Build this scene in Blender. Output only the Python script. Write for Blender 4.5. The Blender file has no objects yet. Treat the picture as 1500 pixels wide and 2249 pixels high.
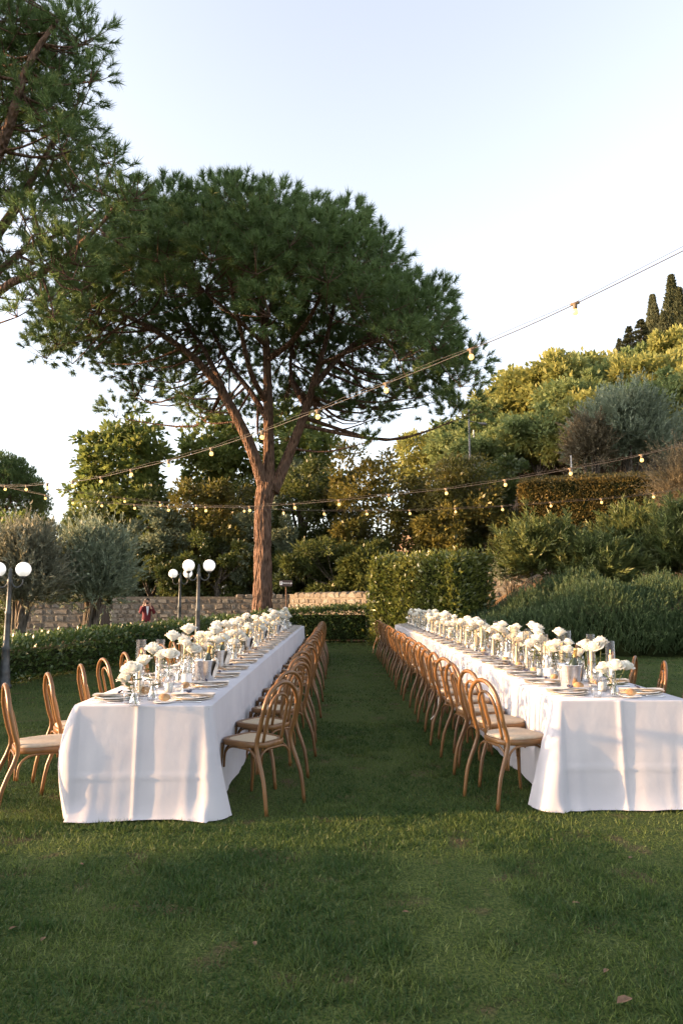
import bpy, bmesh, math, random
import numpy as np
from mathutils import Vector, Matrix
R = math.radians
SC = bpy.context.scene
COL = SC.collection

# ------------------------------------------------------------------ camera
FPX = 1500.0; PITCH = math.atan(187.5/1500); CAMH = 1.5; YAW = 8/1500.0
cam_d = bpy.data.cameras.new('camera'); cam = bpy.data.objects.new('camera', cam_d); COL.objects.link(cam)
cam.location = (0, 0, CAMH); cam.rotation_euler = (math.pi/2+PITCH, 0, -YAW)
cam_d.sensor_fit = 'VERTICAL'; cam_d.sensor_height = 36; cam_d.lens = FPX/2249*36
cam_d.clip_start = 0.05; cam_d.clip_end = 2000
SC.camera = cam
# ------------------------------------------------------------------ world, sun, exposure
SUN_EL = R(8.0); SUN_TO = Vector((-1.0, -0.085, 0)).normalized()      # horizontal direction towards the sun
w = bpy.data.worlds.new('World'); SC.world = w; w.use_nodes = True
nt = w.node_tree; bg = nt.nodes['Background']
sky = nt.nodes.new('ShaderNodeTexSky'); sky.sky_type = 'NISHITA'; sky.sun_disc = False
sky.sun_elevation = SUN_EL; sky.sun_rotation = math.atan2(SUN_TO.x, SUN_TO.y)
sky.air_density = 1.0; sky.dust_density = 2.2; sky.ozone_density = 1.5
hs = nt.nodes.new('ShaderNodeHueSaturation'); hs.inputs['Saturation'].default_value = 0.42
nt.links.new(sky.outputs[0], hs.inputs['Color']); tn = nt.nodes.new('ShaderNodeMix'); tn.data_type = 'RGBA'; tn.blend_type = 'MULTIPLY'; tn.inputs[0].default_value = 1; tn.inputs[7].default_value = (1.005, .976, 1.0, 1)
nt.links.new(hs.outputs[0], tn.inputs[6]); nt.links.new(tn.outputs[2], bg.inputs[0])
bg.inputs[1].default_value = 0.15
sd = bpy.data.lights.new('sun', 'SUN'); sd.energy = 2.6; sd.angle = R(0.6); sd.color = (1.0, 0.58, 0.25)
so = bpy.data.objects.new('sun', sd); COL.objects.link(so)
dirv = Vector((-SUN_TO.x*math.cos(SUN_EL), -SUN_TO.y*math.cos(SUN_EL), -math.sin(SUN_EL)))
so.rotation_euler = dirv.to_track_quat('-Z', 'Y').to_euler()
vs = SC.view_settings; vs.view_transform = 'Standard'; vs.look = 'None'; vs.gamma = 1; vs.exposure = 2.42
SC.render.engine = 'CYCLES'
cy = SC.cycles; cy.use_denoising = True; cy.max_bounces = 8; cy.transparent_max_bounces = 32
cy.diffuse_bounces = 3; cy.glossy_bounces = 3; cy.transmission_bounces = 4
cy.caustics_reflective = False; cy.caustics_refractive = False; cy.sample_clamp_indirect = 4

# ------------------------------------------------------------------ pixel helpers (photo pixels 1500 x 2249)
def ray(px, py):
    u = (px-750)/FPX; v = (1124.5-py)/FPX
    fy = math.cos(PITCH)-v*math.sin(PITCH); z = math.sin(PITCH)+v*math.cos(PITCH)
    return Vector((u*math.cos(YAW)+fy*math.sin(YAW), -u*math.sin(YAW)+fy*math.cos(YAW), z))
def gz(px, py, z):
    r = ray(px, py); t = (z-CAMH)/r.z; return Vector((r.x*t, r.y*t, z))
def gy(px, py, y):
    r = ray(px, py); t = y/r.y; return Vector((r.x*t, y, CAMH+r.z*t))

# ------------------------------------------------------------------ noise
_rs = np.random.RandomState(7); _G = _rs.rand(64, 64, 64)
def vnoise(p):
    p = np.asarray(p, float); i = np.floor(p).astype(int); f = p-i; f = f*f*(3-2*f)
    out = 0
    for dx in (0, 1):
        for dy in (0, 1):
            for dz in (0, 1):
                g = _G[(i[..., 0]+dx) % 64, (i[..., 1]+dy) % 64, (i[..., 2]+dz) % 64]
                out = out+g*(f[..., 0] if dx else 1-f[..., 0])*(f[..., 1] if dy else 1-f[..., 1])*(f[..., 2] if dz else 1-f[..., 2])
    return out
def sstep(a, b, x):
    t = np.clip((np.asarray(x, float)-a)/(b-a), 0, 1); return t*t*(3-2*t)

# ------------------------------------------------------------------ materials
MATS = {}
def mat(name, col=(.5, .5, .5), rough=.6, metal=0, spec=.5, emis=None, estr=0, sheen=0):
    m = bpy.data.materials.new(name); m.use_nodes = True; b = m.node_tree.nodes['Principled BSDF']
    b.inputs['Base Color'].default_value = (*col, 1); b.inputs['Roughness'].default_value = rough
    b.inputs['Metallic'].default_value = metal; b.inputs['Specular IOR Level'].default_value = spec
    if sheen: b.inputs['Sheen Weight'].default_value = sheen
    if emis: b.inputs['Emission Color'].default_value = (*emis, 1); b.inputs['Emission Strength'].default_value = estr
    MATS[name] = m; return m
def nodes(m): return m.node_tree.nodes, m.node_tree.links, m.node_tree.nodes['Principled BSDF']
def vary(m, c1, c2, scale=5, detail=4, coords='Object', stretch=(1, 1, 1), bump=0, bscale=None, bdist=.01, kind='noise', lo=.35, hi=.65):
    n, l, b = nodes(m)
    tc = n.new('ShaderNodeTexCoord'); mp = n.new('ShaderNodeMapping'); mp.inputs['Scale'].default_value = stretch
    l.new(tc.outputs[coords], mp.inputs[0])
    if kind == 'noise': t = n.new('ShaderNodeTexNoise'); t.inputs['Detail'].default_value = detail; out = t.outputs['Fac']
    else: t = n.new('ShaderNodeTexVoronoi'); out = t.outputs['Distance']
    t.inputs['Scale'].default_value = scale; l.new(mp.outputs[0], t.inputs['Vector'])
    cr = n.new('ShaderNodeValToRGB'); cr.color_ramp.elements[0].color = (*c1, 1); cr.color_ramp.elements[1].color = (*c2, 1)
    cr.color_ramp.elements[0].position = lo; cr.color_ramp.elements[1].position = hi
    l.new(out, cr.inputs[0]); l.new(cr.outputs[0], b.inputs['Base Color'])
    if bump:
        t2 = t
        if bscale:
            t2 = n.new('ShaderNodeTexNoise'); t2.inputs['Scale'].default_value = bscale; t2.inputs['Detail'].default_value = 5
            l.new(mp.outputs[0], t2.inputs['Vector'])
        bp = n.new('ShaderNodeBump'); bp.inputs['Strength'].default_value = bump; bp.inputs['Distance'].default_value = bdist
        l.new(t2.outputs[0], bp.inputs['Height']); l.new(bp.outputs[0], b.inputs['Normal'])
    return m
def leafmat(name, c1, c2, trans=.35, rough=.5, spec=.3):
    m = mat(name, c1, rough, spec=spec); n, l, b = nodes(m)
    a = n.new('ShaderNodeAttribute'); a.attribute_name = 'tint'
    mx = n.new('ShaderNodeMix'); mx.data_type = 'RGBA'
    mx.inputs[6].default_value = (*c1, 1); mx.inputs[7].default_value = (*c2, 1)
    l.new(a.outputs['Fac'], mx.inputs[0]); l.new(mx.outputs[2], b.inputs['Base Color'])
    tr = n.new('ShaderNodeBsdfTranslucent'); l.new(mx.outputs[2], tr.inputs['Color'])
    ms = n.new('ShaderNodeMixShader'); ms.inputs[0].default_value = trans
    out = n['Material Output']; l.new(b.outputs[0], ms.inputs[1]); l.new(tr.outputs[0], ms.inputs[2]); l.new(ms.outputs[0], out.inputs[0])
    return m
def glassmat(name, tint=(1, 1, 1), refl=.9, rough=.02):
    m = bpy.data.materials.new(name); m.use_nodes = True; n = m.node_tree.nodes; l = m.node_tree.links
    n.remove(n['Principled BSDF']); tr = n.new('ShaderNodeBsdfTransparent'); tr.inputs[0].default_value = (*tint, 1)
    g = n.new('ShaderNodeBsdfGlossy'); g.inputs['Roughness'].default_value = rough
    lw = n.new('ShaderNodeLayerWeight'); lw.inputs['Blend'].default_value = .5
    pw = n.new('ShaderNodeMath'); pw.operation = 'POWER'; pw.inputs[1].default_value = 3.0; l.new(lw.outputs['Facing'], pw.inputs[0])
    mt = n.new('ShaderNodeMath'); mt.operation = 'MULTIPLY_ADD'; mt.inputs[1].default_value = refl; mt.inputs[2].default_value = .06; l.new(pw.outputs[0], mt.inputs[0])
    ms = n.new('ShaderNodeMixShader'); l.new(mt.outputs[0], ms.inputs[0]); l.new(tr.outputs[0], ms.inputs[1]); l.new(g.outputs[0], ms.inputs[2])
    l.new(ms.outputs[0], n['Material Output'].inputs[0]); MATS[name] = m; return m

vary(mat('wood', rough=.38, spec=.5), (.115, .052, .016), (.215, .105, .036), scale=9, stretch=(1, 1, .25), lo=.3, hi=.75, bump=.15, bdist=.002)
m = vary(mat('cane', rough=.7, spec=.2), (.42, .33, .22), (.52, .42, .29), scale=160, detail=1, bump=.4, bdist=.002)
vary(mat('pad', rough=.85, spec=.2), (.40, .33, .25), (.46, .385, .30), scale=40, bump=.1, bdist=.002)
vary(mat('cloth', rough=.9, spec=.15, sheen=.15), (.475, .455, .485), (.535, .515, .54), scale=3, detail=6, bump=.13, bscale=7, bdist=.03)
vary(mat('napkin', rough=.9, spec=.1), (.66, .58, .50), (.76, .69, .61), scale=12, bump=.2, bdist=.004)
mat('ribbon', (.012, .014, .05), .5)
vary(mat('china', rough=.15), (.76, .74, .72), (.80, .79, .78), scale=4)
vary(mat('charger', rough=.25), (.62, .54, .45), (.70, .62, .53), scale=5)
mat('silver', (.75, .73, .70), .18, 1)
vary(mat('steel', rough=.22, metal=1), (.62, .60, .57), (.76, .74, .71), scale=6, stretch=(1, 1, 8))
glassmat('glass', (.992, .995, .995), .8, .04); glassmat('warm_lit_glass', (.955, .925, .865), .7, .04)  # warm tint puts sun backlight into the hurricane glass colour
vary(mat('wax', rough=.5), (.78, .74, .64), (.84, .80, .71), scale=8)
mat('flame', (1, .7, .3), .5, emis=(1.0, .62, .22), estr=.6)
leafmat('petal', (.80, .76, .65), (.86, .84, .77), .3, .6, .2)
vary(mat('stem', rough=.6), (.06, .09, .025), (.10, .10, .035), scale=30)
leafmat('roseleaf', (.035, .06, .02), (.06, .10, .035), .2)
vary(mat('crust', rough=.7), (.26, .13, .05), (.50, .33, .17), scale=18, bump=.4, bdist=.01)
vary(mat('bottle', rough=.1), (.012, .02, .008), (.03, .04, .012), scale=3)
mat('foil', (.70, .48, .18), .3, 1)
mat('water', (.8, .85, .87), .1)
def barkmat(name, c1, c2, c3, sc=(5, 5, 1.1)):
    m = vary(mat(name, rough=.9, spec=.15), c1, c2, scale=3.0, stretch=sc, bump=1.0, bdist=.12, kind='voronoi', lo=.1, hi=.6)
    n, l, b = nodes(m)
    t = n.new('ShaderNodeTexNoise'); t.inputs['Scale'].default_value = 2.2; t.inputs['Detail'].default_value = 6
    tc = n.new('ShaderNodeTexCoord'); l.new(tc.outputs['Object'], t.inputs['Vector'])
    mx = n.new('ShaderNodeMix'); mx.data_type = 'RGBA'; mx.inputs[7].default_value = (*c3, 1)
    old = b.inputs['Base Color'].links[0].from_socket; l.new(old, mx.inputs[6])
    cr = n.new('ShaderNodeValToRGB'); cr.color_ramp.elements[0].position = .45; cr.color_ramp.elements[1].position = .7
    l.new(t.outputs['Fac'], cr.inputs[0]); l.new(cr.outputs[0], mx.inputs[0]); l.new(mx.outputs[2], b.inputs['Base Color']); return m
barkmat('pine_bark', (.045, .026, .018), (.19, .115, .080), (.135, .088, .066))
barkmat('grey_bark', (.05, .042, .034), (.15, .125, .10), (.11, .10, .08))
leafmat('needles', (.080, .135, .040), (.190, .265, .095), .48, .5)
leafmat('chestnut_leaf', (.095, .145, .036), (.215, .235, .060), .48)
leafmat('laurel_leaf', (.058, .088, .026), (.150, .165, .044), .36, .4, .4)
leafmat('bronze_leaf', (.082, .094, .024), (.220, .185, .046), .38, .4, .4)
leafmat('olive_leaf', (.130, .140, .090), (.27, .265, .185), .3, .5)
leafmat('grey_leaf', (.145, .180, .115), (.29, .335, .22), .35, .5)
leafmat('hedge_leaf', (.034, .066, .018), (.105, .150, .040), .28, .35, .45)
leafmat('glossy_leaf', (.065, .098, .020), (.200, .200, .045), .32, .3, .5)
leafmat('terrace_leaf', (.075, .068, .018), (.200, .140, .040), .3, .45)
leafmat('oleander_leaf', (.070, .105, .032), (.165, .185, .060), .35, .45)
leafmat('rosemary_leaf', (.050, .085, .034), (.105, .150, .065), .3, .5)
leafmat('robinia_leaf', (.180, .200, .052), (.34, .325, .095), .5, .6)
leafmat('robinia_green', (.125, .175, .060), (.25, .285, .105), .5, .6)
leafmat('cypress_leaf', (.035, .045, .020), (.075, .080, .034), .2, .7)
leafmat('dry_stalk', (.19, .14, .12), (.30, .235, .22), .2, .8)
leafmat('tamarisk_leaf', (.13, .105, .060), (.24, .20, .125), .3, .7)
leafmat('grass_blade', (.036, .076, .018), (.150, .190, .048), .4, .5)
vary(mat('inner', rough=.95, spec=.1), (.012, .018, .006), (.030, .036, .012), scale=6)  # dark fill for the added cores that block light inside hedges
vary(mat('stone', rough=.9, spec=.2), (.135, .122, .10), (.215, .195, .165), scale=4, detail=8, bump=.5, bscale=14, bdist=.03)
vary(mat('stone_pale', rough=.9, spec=.2), (.17, .158, .132), (.255, .235, .20), scale=4, detail=8, bump=.5, bscale=14, bdist=.03)
vary(mat('stone_brown', rough=.9, spec=.2), (.115, .098, .078), (.18, .155, .125), scale=4, detail=8, bump=.5, bscale=14, bdist=.03)
vary(mat('mortar', rough=1, spec=.1), (.13, .11, .085), (.20, .175, .14), scale=14, bump=.5, bdist=.02)
vary(mat('concrete_dark', rough=.95, spec=.1), (.045, .04, .034), (.09, .08, .065), scale=5, bump=.4, bdist=.02)
vary(mat('lamp_metal', rough=.5, metal=.4), (.035, .04, .042), (.075, .08, .08), scale=12)
mat('globe', (.9, .9, .88), .3, emis=(1, .95, .85), estr=.09)
mat('bulb', (.30, .20, .08), .2, emis=(1, .60, .17), estr=.50)
mat('socket', (.13, .09, .05), .6); mat('cable', (.05, .04, .032), .6)
vary(mat('burgundy', rough=.8), (.10, .008, .014), (.15, .014, .022), scale=30)
mat('skin', (.52, .31, .22), .55); mat('hair', (.025, .017, .012), .6); mat('shirt', (.75, .75, .78), .8)
mat('trouser', (.015, .015, .022), .8); mat('shoe', (.02, .015, .012), .4); mat('black', (.012, .012, .014), .4)
mat('sign_board', (.035, .020, .020), .5); mat('sign_white', (.80, .80, .82), .5)
mat('gate_wood', (.030, .020, .014), .7); mat('rust', (.10, .05, .025), .8)
vary(mat('pole_grey', rough=.7), (.14, .13, .12), (.20, .19, .175), scale=4); mat('pole_pale', (.46, .42, .37), .8)
vary(mat('dead_leaf', rough=.8), (.10, .055, .028), (.18, .10, .055), scale=30)
mat('lavender', (.20, .16, .22), .9); mat('flower_red', (.45, .06, .03), .6)
for k in ('flame', 'bulb'): MATS[k].cycles.emission_sampling = 'NONE'

# ground: short turf over soil, drier earth and needles on the bank
gm = mat('turf', rough=.95, spec=.1); n, l, b = nodes(gm)
tc = n.new('ShaderNodeTexCoord')
def nz(scale, det=5):
    t = n.new('ShaderNodeTexNoise'); t.inputs['Scale'].default_value = scale; t.inputs['Detail'].default_value = det
    l.new(tc.outputs['Object'], t.inputs['Vector']); return t
def ramp(src, a, bb, p0, p1):
    c = n.new('ShaderNodeValToRGB'); c.color_ramp.elements[0].color = (*a, 1); c.color_ramp.elements[1].color = (*bb, 1)
    c.color_ramp.elements[0].position = p0; c.color_ramp.elements[1].position = p1; l.new(src, c.inputs[0]); return c
g1 = ramp(nz(70, 8).outputs['Fac'], (.026, .046, .012), (.085, .105, .030), .35, .65)
g2 = ramp(nz(85, 6).outputs['Fac'], (.030, .026, .012), (.135, .105, .055), .32, .66)
pm = ramp(nz(3.2, 12).outputs['Fac'], (0, 0, 0), (1, 1, 1), .57, .68)
mx = n.new('ShaderNodeMix'); mx.data_type = 'RGBA'; l.new(pm.outputs[0], mx.inputs[0]); l.new(g1.outputs[0], mx.inputs[6]); l.new(g2.outputs[0], mx.inputs[7])
at = n.new('ShaderNodeAttribute'); at.attribute_name = 'earth'
e1 = ramp(nz(8, 8).outputs['Fac'], (.085, .055, .032), (.19, .125, .075), .3, .7)
mx2 = n.new('ShaderNodeMix'); mx2.data_type = 'RGBA'; l.new(at.outputs['Fac'], mx2.inputs[0]); l.new(mx.outputs[2], mx2.inputs[6]); l.new(e1.outputs[0], mx2.inputs[7])
l.new(mx2.outputs[2], b.inputs['Base Color'])
bp = n.new('ShaderNodeBump'); bp.inputs['Strength'].default_value = .8; bp.inputs['Distance'].default_value = .03
l.new(nz(45, 6).outputs['Fac'], bp.inputs['Height']); l.new(bp.outputs[0], b.inputs['Normal'])

# ------------------------------------------------------------------ object helpers
def mk(name, V, F, m, smooth=True):
    me = bpy.data.meshes.new(name); me.from_pydata([tuple(v) for v in V], [], [tuple(f) for f in F])
    me.materials.append(MATS[m]); me.update()
    if smooth: me.polygons.foreach_set('use_smooth', [True]*len(me.polygons))
    return me
def mk_np(name, V, F, m, tint=None, smooth=False):
    V = np.asarray(V, np.float32); F = np.asarray(F, np.int32); k = F.shape[1]
    me = bpy.data.meshes.new(name); me.vertices.add(len(V)); me.vertices.foreach_set('co', V.ravel())
    me.loops.add(F.size); me.loops.foreach_set('vertex_index', F.ravel())
    me.polygons.add(len(F)); me.polygons.foreach_set('loop_start', np.arange(0, F.size, k, dtype=np.int32))
    me.materials.append(MATS[m]); me.update(calc_edges=True)
    if tint is not None:
        a = me.attributes.new('tint', 'FLOAT', 'FACE'); a.data.foreach_set('value', np.asarray(tint, np.float32))
    if smooth: me.polygons.foreach_set('use_smooth', np.ones(len(F), bool))
    return me
def ob(name, me, parent=None, loc=(0, 0, 0), rz=0, sc=None):
    o = bpy.data.objects.new(name, me); COL.objects.link(o)
    o.location = loc; o.rotation_euler = (0, 0, rz)
    if sc is not None: o.scale = sc if hasattr(sc, '__len__') else (sc, sc, sc)
    if parent: o.parent = parent
    return o
def tag(o, label, cat, group=None, kind=None):
    o['label'] = label; o['category'] = cat
    if group: o['group'] = group
    if kind: o['kind'] = kind
    return o
def spawn(tpl, label, cat, group=None, loc=(0, 0, 0), rz=0, sc=None):
    """tpl = (name, mesh or None, [child templates]); every spawn is a thing with its own parts sharing mesh data"""
    def rec(t, parent):
        o = ob(t[0], t[1], parent)
        for c in t[2]: rec(c, o)
        return o
    o = rec(tpl, None); o.location = loc; o.rotation_euler = (0, 0, rz)
    if sc is not None: o.scale = sc if hasattr(sc, '__len__') else (sc, sc, sc)
    return tag(o, label, cat, group)
ORD = 'first second third fourth fifth sixth seventh eighth ninth tenth eleventh twelfth thirteenth fourteenth fifteenth sixteenth seventeenth eighteenth nineteenth twentieth twenty-first twenty-second twenty-third twenty-fourth twenty-fifth twenty-sixth twenty-seventh twenty-eighth twenty-ninth thirtieth'.split()+['%dth' % i for i in range(31, 260)]

class MB:
    def __init__(s): s.v = []; s.f = []
    def add(s, V, F):
        o = len(s.v); s.v += [tuple(v) for v in V]; s.f += [tuple(i+o for i in f) for f in F]; return s
    def box(s, c, d, rz=0):
        x, y, z = d[0]/2, d[1]/2, d[2]/2; ca, sa = math.cos(rz), math.sin(rz)
        V = [(c[0]+a*ca-b*sa, c[1]+a*sa+b*ca, c[2]+e) for a in (-x, x) for b in (-y, y) for e in (-z, z)]
        return s.add(V, [(0, 1, 3, 2), (4, 6, 7, 5), (0, 4, 5, 1), (2, 3, 7, 6), (0, 2, 6, 4), (1, 5, 7, 3)])
    def tube(s, pts, rad, n=8, cap=True):
        pts = [Vector(p) for p in pts]; N = len(pts)
        if not hasattr(rad, '__len__'): rad = [rad]*N
        V = []; F = []; up = None
        for i, p in enumerate(pts):
            t = (pts[min(i+1, N-1)]-pts[max(i-1, 0)]).normalized()
            if up is None:
                up = Vector((0, 0, 1)) if abs(t.z) < .9 else Vector((1, 0, 0))
            a = (up-t*up.dot(t))
            a = a.normalized() if a.length > 1e-5 else t.orthogonal().normalized()
            up = a; bb = t.cross(a)
            for k in range(n):
                th = 2*math.pi*k/n; V.append(p+(a*math.cos(th)+bb*math.sin(th))*rad[i])
        for i in range(N-1):
            for k in range(n):
                F.append((i*n+k, i*n+(k+1) % n, (i+1)*n+(k+1) % n, (i+1)*n+k))
        if cap: F.append(tuple(range(n-1, -1, -1))); F.append(tuple((N-1)*n+k for k in range(n)))
        return s.add(V, F)
    def lathe(s, prof, n=20, c=(0, 0, 0)):
        V = []; F = []
        for r, z in prof:
            for k in range(n):
                th = 2*math.pi*k/n; V.append((c[0]+r*math.cos(th), c[1]+r*math.sin(th), c[2]+z))
        for i in range(len(prof)-1):
            for k in range(n): F.append((i*n+k, i*n+(k+1) % n, (i+1)*n+(k+1) % n, (i+1)*n+k))
        return s.add(V, F)
    def sphere(s, c, r, n=12, m=8):
        if not hasattr(r, '__len__'): r = (r, r, r)
        V = []; F = []
        for j in range(m+1):
            ph = math.pi*j/m
            for k in range(n):
                th = 2*math.pi*k/n; V.append((c[0]+r[0]*math.sin(ph)*math.cos(th), c[1]+r[1]*math.sin(ph)*math.sin(th), c[2]+r[2]*math.cos(ph)))
        for j in range(m):
            for k in range(n): F.append((j*n+k, (j+1)*n+k, (j+1)*n+(k+1) % n, j*n+(k+1) % n))
        return s.add(V, F)
    def mesh(s, name, m, smooth=True): return mk(name, s.v, s.f, m, smooth)
def smooth_path(pts, k=4):
    pts = [Vector(p) for p in pts]; out = []
    for i in range(len(pts)-1):
        p0 = pts[max(i-1, 0)]; p1 = pts[i]; p2 = pts[i+1]; p3 = pts[min(i+2, len(pts)-1)]
        for j in range(k):
            t = j/k
            out.append(.5*((2*p1)+(p2-p0)*t+(2*p0-5*p1+4*p2-p3)*t*t+(3*p1-p0-3*p2+p3)*t**3))
    out.append(pts[-1]); return out

# ------------------------------------------------------------------ terrain
def hz(x, y):
    x = np.asarray(x, float); y = np.asarray(y, float)
    bank = .30*np.maximum(0, np.minimum(y, 50)-17.6)*sstep(3.6, 8.5, x)+.40*np.maximum(0, np.minimum(y, 72)-33)*sstep(6, 27, x)
    bank = np.where(y > 60, bank*(1-sstep(78, 130, y)), bank)
    plat = 1.35*sstep(0, .5, y-np.where(x > -2, 30-(x+2)*1.35, 30.0)-.35)*sstep(-12.2, -9.6, x)*(1-sstep(1.5, 3.6, x)*0)
    low = -.28*sstep(22.5, 25.5, y)*(1-sstep(-3.2, 0, x))*(1-sstep(29, 31, y))
    left = -.28*sstep(14, 20, y)*(1-sstep(-7.5, -5.8, x))*(1-sstep(60, 90, y))
    plat = plat*(1-sstep(1.2, 1.8, x)*(1-sstep(30.5, 31.5, y)))
    return np.maximum(np.minimum(low, left), -.3)*(1-sstep(0, .2, plat))+np.maximum(bank, plat)
def axis(vals): return np.unique(np.concatenate(vals))
xs = axis([np.linspace(-700, -40, 12), np.linspace(-40, -14, 14), np.linspace(-14, 14, 113), np.linspace(14, 60, 40), np.linspace(60, 700, 12)])
ys = axis([np.linspace(-60, 0, 8), np.linspace(0, 36, 145), np.linspace(36, 110, 40), np.linspace(110, 1500, 12)])
X, Y = np.meshgrid(xs, ys); Z = hz(X, Y)
Z = Z+.012*(vnoise(np.stack([X*1.7, Y*1.7, X*0], -1))-.5)
nx, ny = len(xs), len(ys); idx = np.arange(nx*ny).reshape(ny, nx)
F = np.stack([idx[:-1, :-1], idx[:-1, 1:], idx[1:, 1:], idx[1:, :-1]], -1).reshape(-1, 4)
me = mk_np('ground', np.stack([X, Y, Z], -1).reshape(-1, 3), F, 'turf', smooth=True)
ea = np.clip(sstep(23.6, 24.3, Y)+sstep(.05, .4, Z), 0, 1).reshape(-1)
a = me.attributes.new('earth', 'FLOAT', 'POINT'); a.data.foreach_set('value', ea.astype(np.float32))
o = ob('ground', me); o['kind'] = 'structure'; o['label'] = 'mown green lawn running back to an earthy planted bank'
def gh(x, y): return float(hz(x, y))

# ------------------------------------------------------------------ foliage
def unit(v): return v/np.maximum(np.linalg.norm(v, axis=-1, keepdims=True), 1e-9)
def leaves(name, P, A, L, W, m, rs, tint=None, fold=.15, tri=False):
    """one rhombic leaf per row: base P, axis A, length L, width W"""
    N = len(P); A = unit(A); r = unit(rs.normal(size=(N, 3))); S = unit(np.cross(A, r)); Nn = np.cross(S, A)
    L = np.broadcast_to(L, (N,))[:, None]; W = np.broadcast_to(W, (N,))[:, None]
    if tint is None: tint = rs.rand(N)
    if tri:
        V = np.stack([P-S*W/2, P+S*W/2, P+A*L], 1).reshape(-1, 3); F = np.arange(3*N).reshape(N, 3)
    else:
        mid = P+A*L*.5+Nn*L*fold*.5
        V = np.stack([P, mid+S*W/2, P+A*L, mid-S*W/2], 1).reshape(-1, 3); F = np.arange(4*N).reshape(N, 4)
    return mk_np(name, V, F, m, tint)
def crown_pts(rs, rad, nclump, nleaf, clump=.17, shell=.5, lump=.35, flat=-.55, upbias=0., noise_scale=2., boxy=2.0):
    d = unit(rs.normal(size=(nclump, 3))); d[:, 2] = np.where(d[:, 2] < flat, -d[:, 2], d[:, 2])
    d = d/(np.abs(d)**boxy).sum(1, keepdims=True)**(1/boxy)
    off = rs.rand(3)*50
    r = (shell+(1-shell)*rs.rand(nclump)**.6)*(1-lump/2+lump*vnoise(d*noise_scale+off)*1.3)
    C = d*r[:, None]*np.asarray(rad); mr = np.mean(rad)
    cr = clump*mr*(.6+.8*rs.rand(nclump))
    P = np.repeat(C, nleaf, 0); q = rs.normal(size=P.shape)*.55
    q = q*np.minimum(1, 1.3/np.maximum(np.linalg.norm(q, axis=1, keepdims=True), 1e-6))
    P = P+q*np.repeat(cr, nleaf)[:, None]*np.array([1, 1, .75])
    A = unit(unit(q)*.8+np.repeat(d, nleaf, 0)*.4+rs.normal(size=P.shape)*.45+np.array([0, 0, upbias]))
    t = np.clip(np.repeat(rs.rand(nclump), nleaf)*.55+rs.rand(len(P))*.45, 0, 1)
    return C, P, A, t
def limbs_mesh(name, base, C, rs, r0, m, n_limb=9, split=.45, lean=(0, 0)):
    """tapered trunk from base to crown and limbs to some clump centres C (crown centre at origin)"""
    mb = MB(); base = Vector(base); top = Vector((lean[0], lean[1], base.z*(1-split)*.6))
    path = smooth_path([base, base.lerp(top, .35)+Vector((.12*r0*4, -.08*r0*4, 0)), base.lerp(top, .7), top], 4)
    mb.tube(path, [r0*(1.25-.75*i/(len(path)-1)) for i in range(len(path))], 9)
    sel = C[rs.permutation(len(C))[:n_limb]]
    for c in sel:
        s = path[int(len(path)*(.55+.4*rs.rand()))-1]; c = Vector(c)*.9
        md = s.lerp(c, .5)+Vector((0, 0, -.06*(c-s).length))
        p = smooth_path([s, md, c], 4); mb.tube(p, [r0*.45*(1-.85*i/(len(p)-1)) for i in range(len(p))], 6)
    return mb.mesh(name, m)
def tree_tpl(name, seed, rad, base_z, nclump, nleaf, leaf, w, lm, bark='grey_bark', r0=.18, tri=False, n_limb=9, **kw):
    rs = np.random.RandomState(seed); C, P, A, t = crown_pts(rs, rad, nclump, nleaf, **kw)
    L = leaf*(.7+.6*rs.rand(len(P)))
    cm = leaves('crown', P, A, L, w*L/leaf, lm, rs, t, tri=tri)
    tm = limbs_mesh('trunk', (0, 0, base_z), C, rs, r0, bark, n_limb)
    return (name, None, [('trunk', tm, []), ('crown', cm, [])])
def put_tree(tpl, label, cat, c, group=None, rz=0, sc=1):
    return spawn(tpl, label, cat, group, loc=c, rz=rz, sc=sc)

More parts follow.
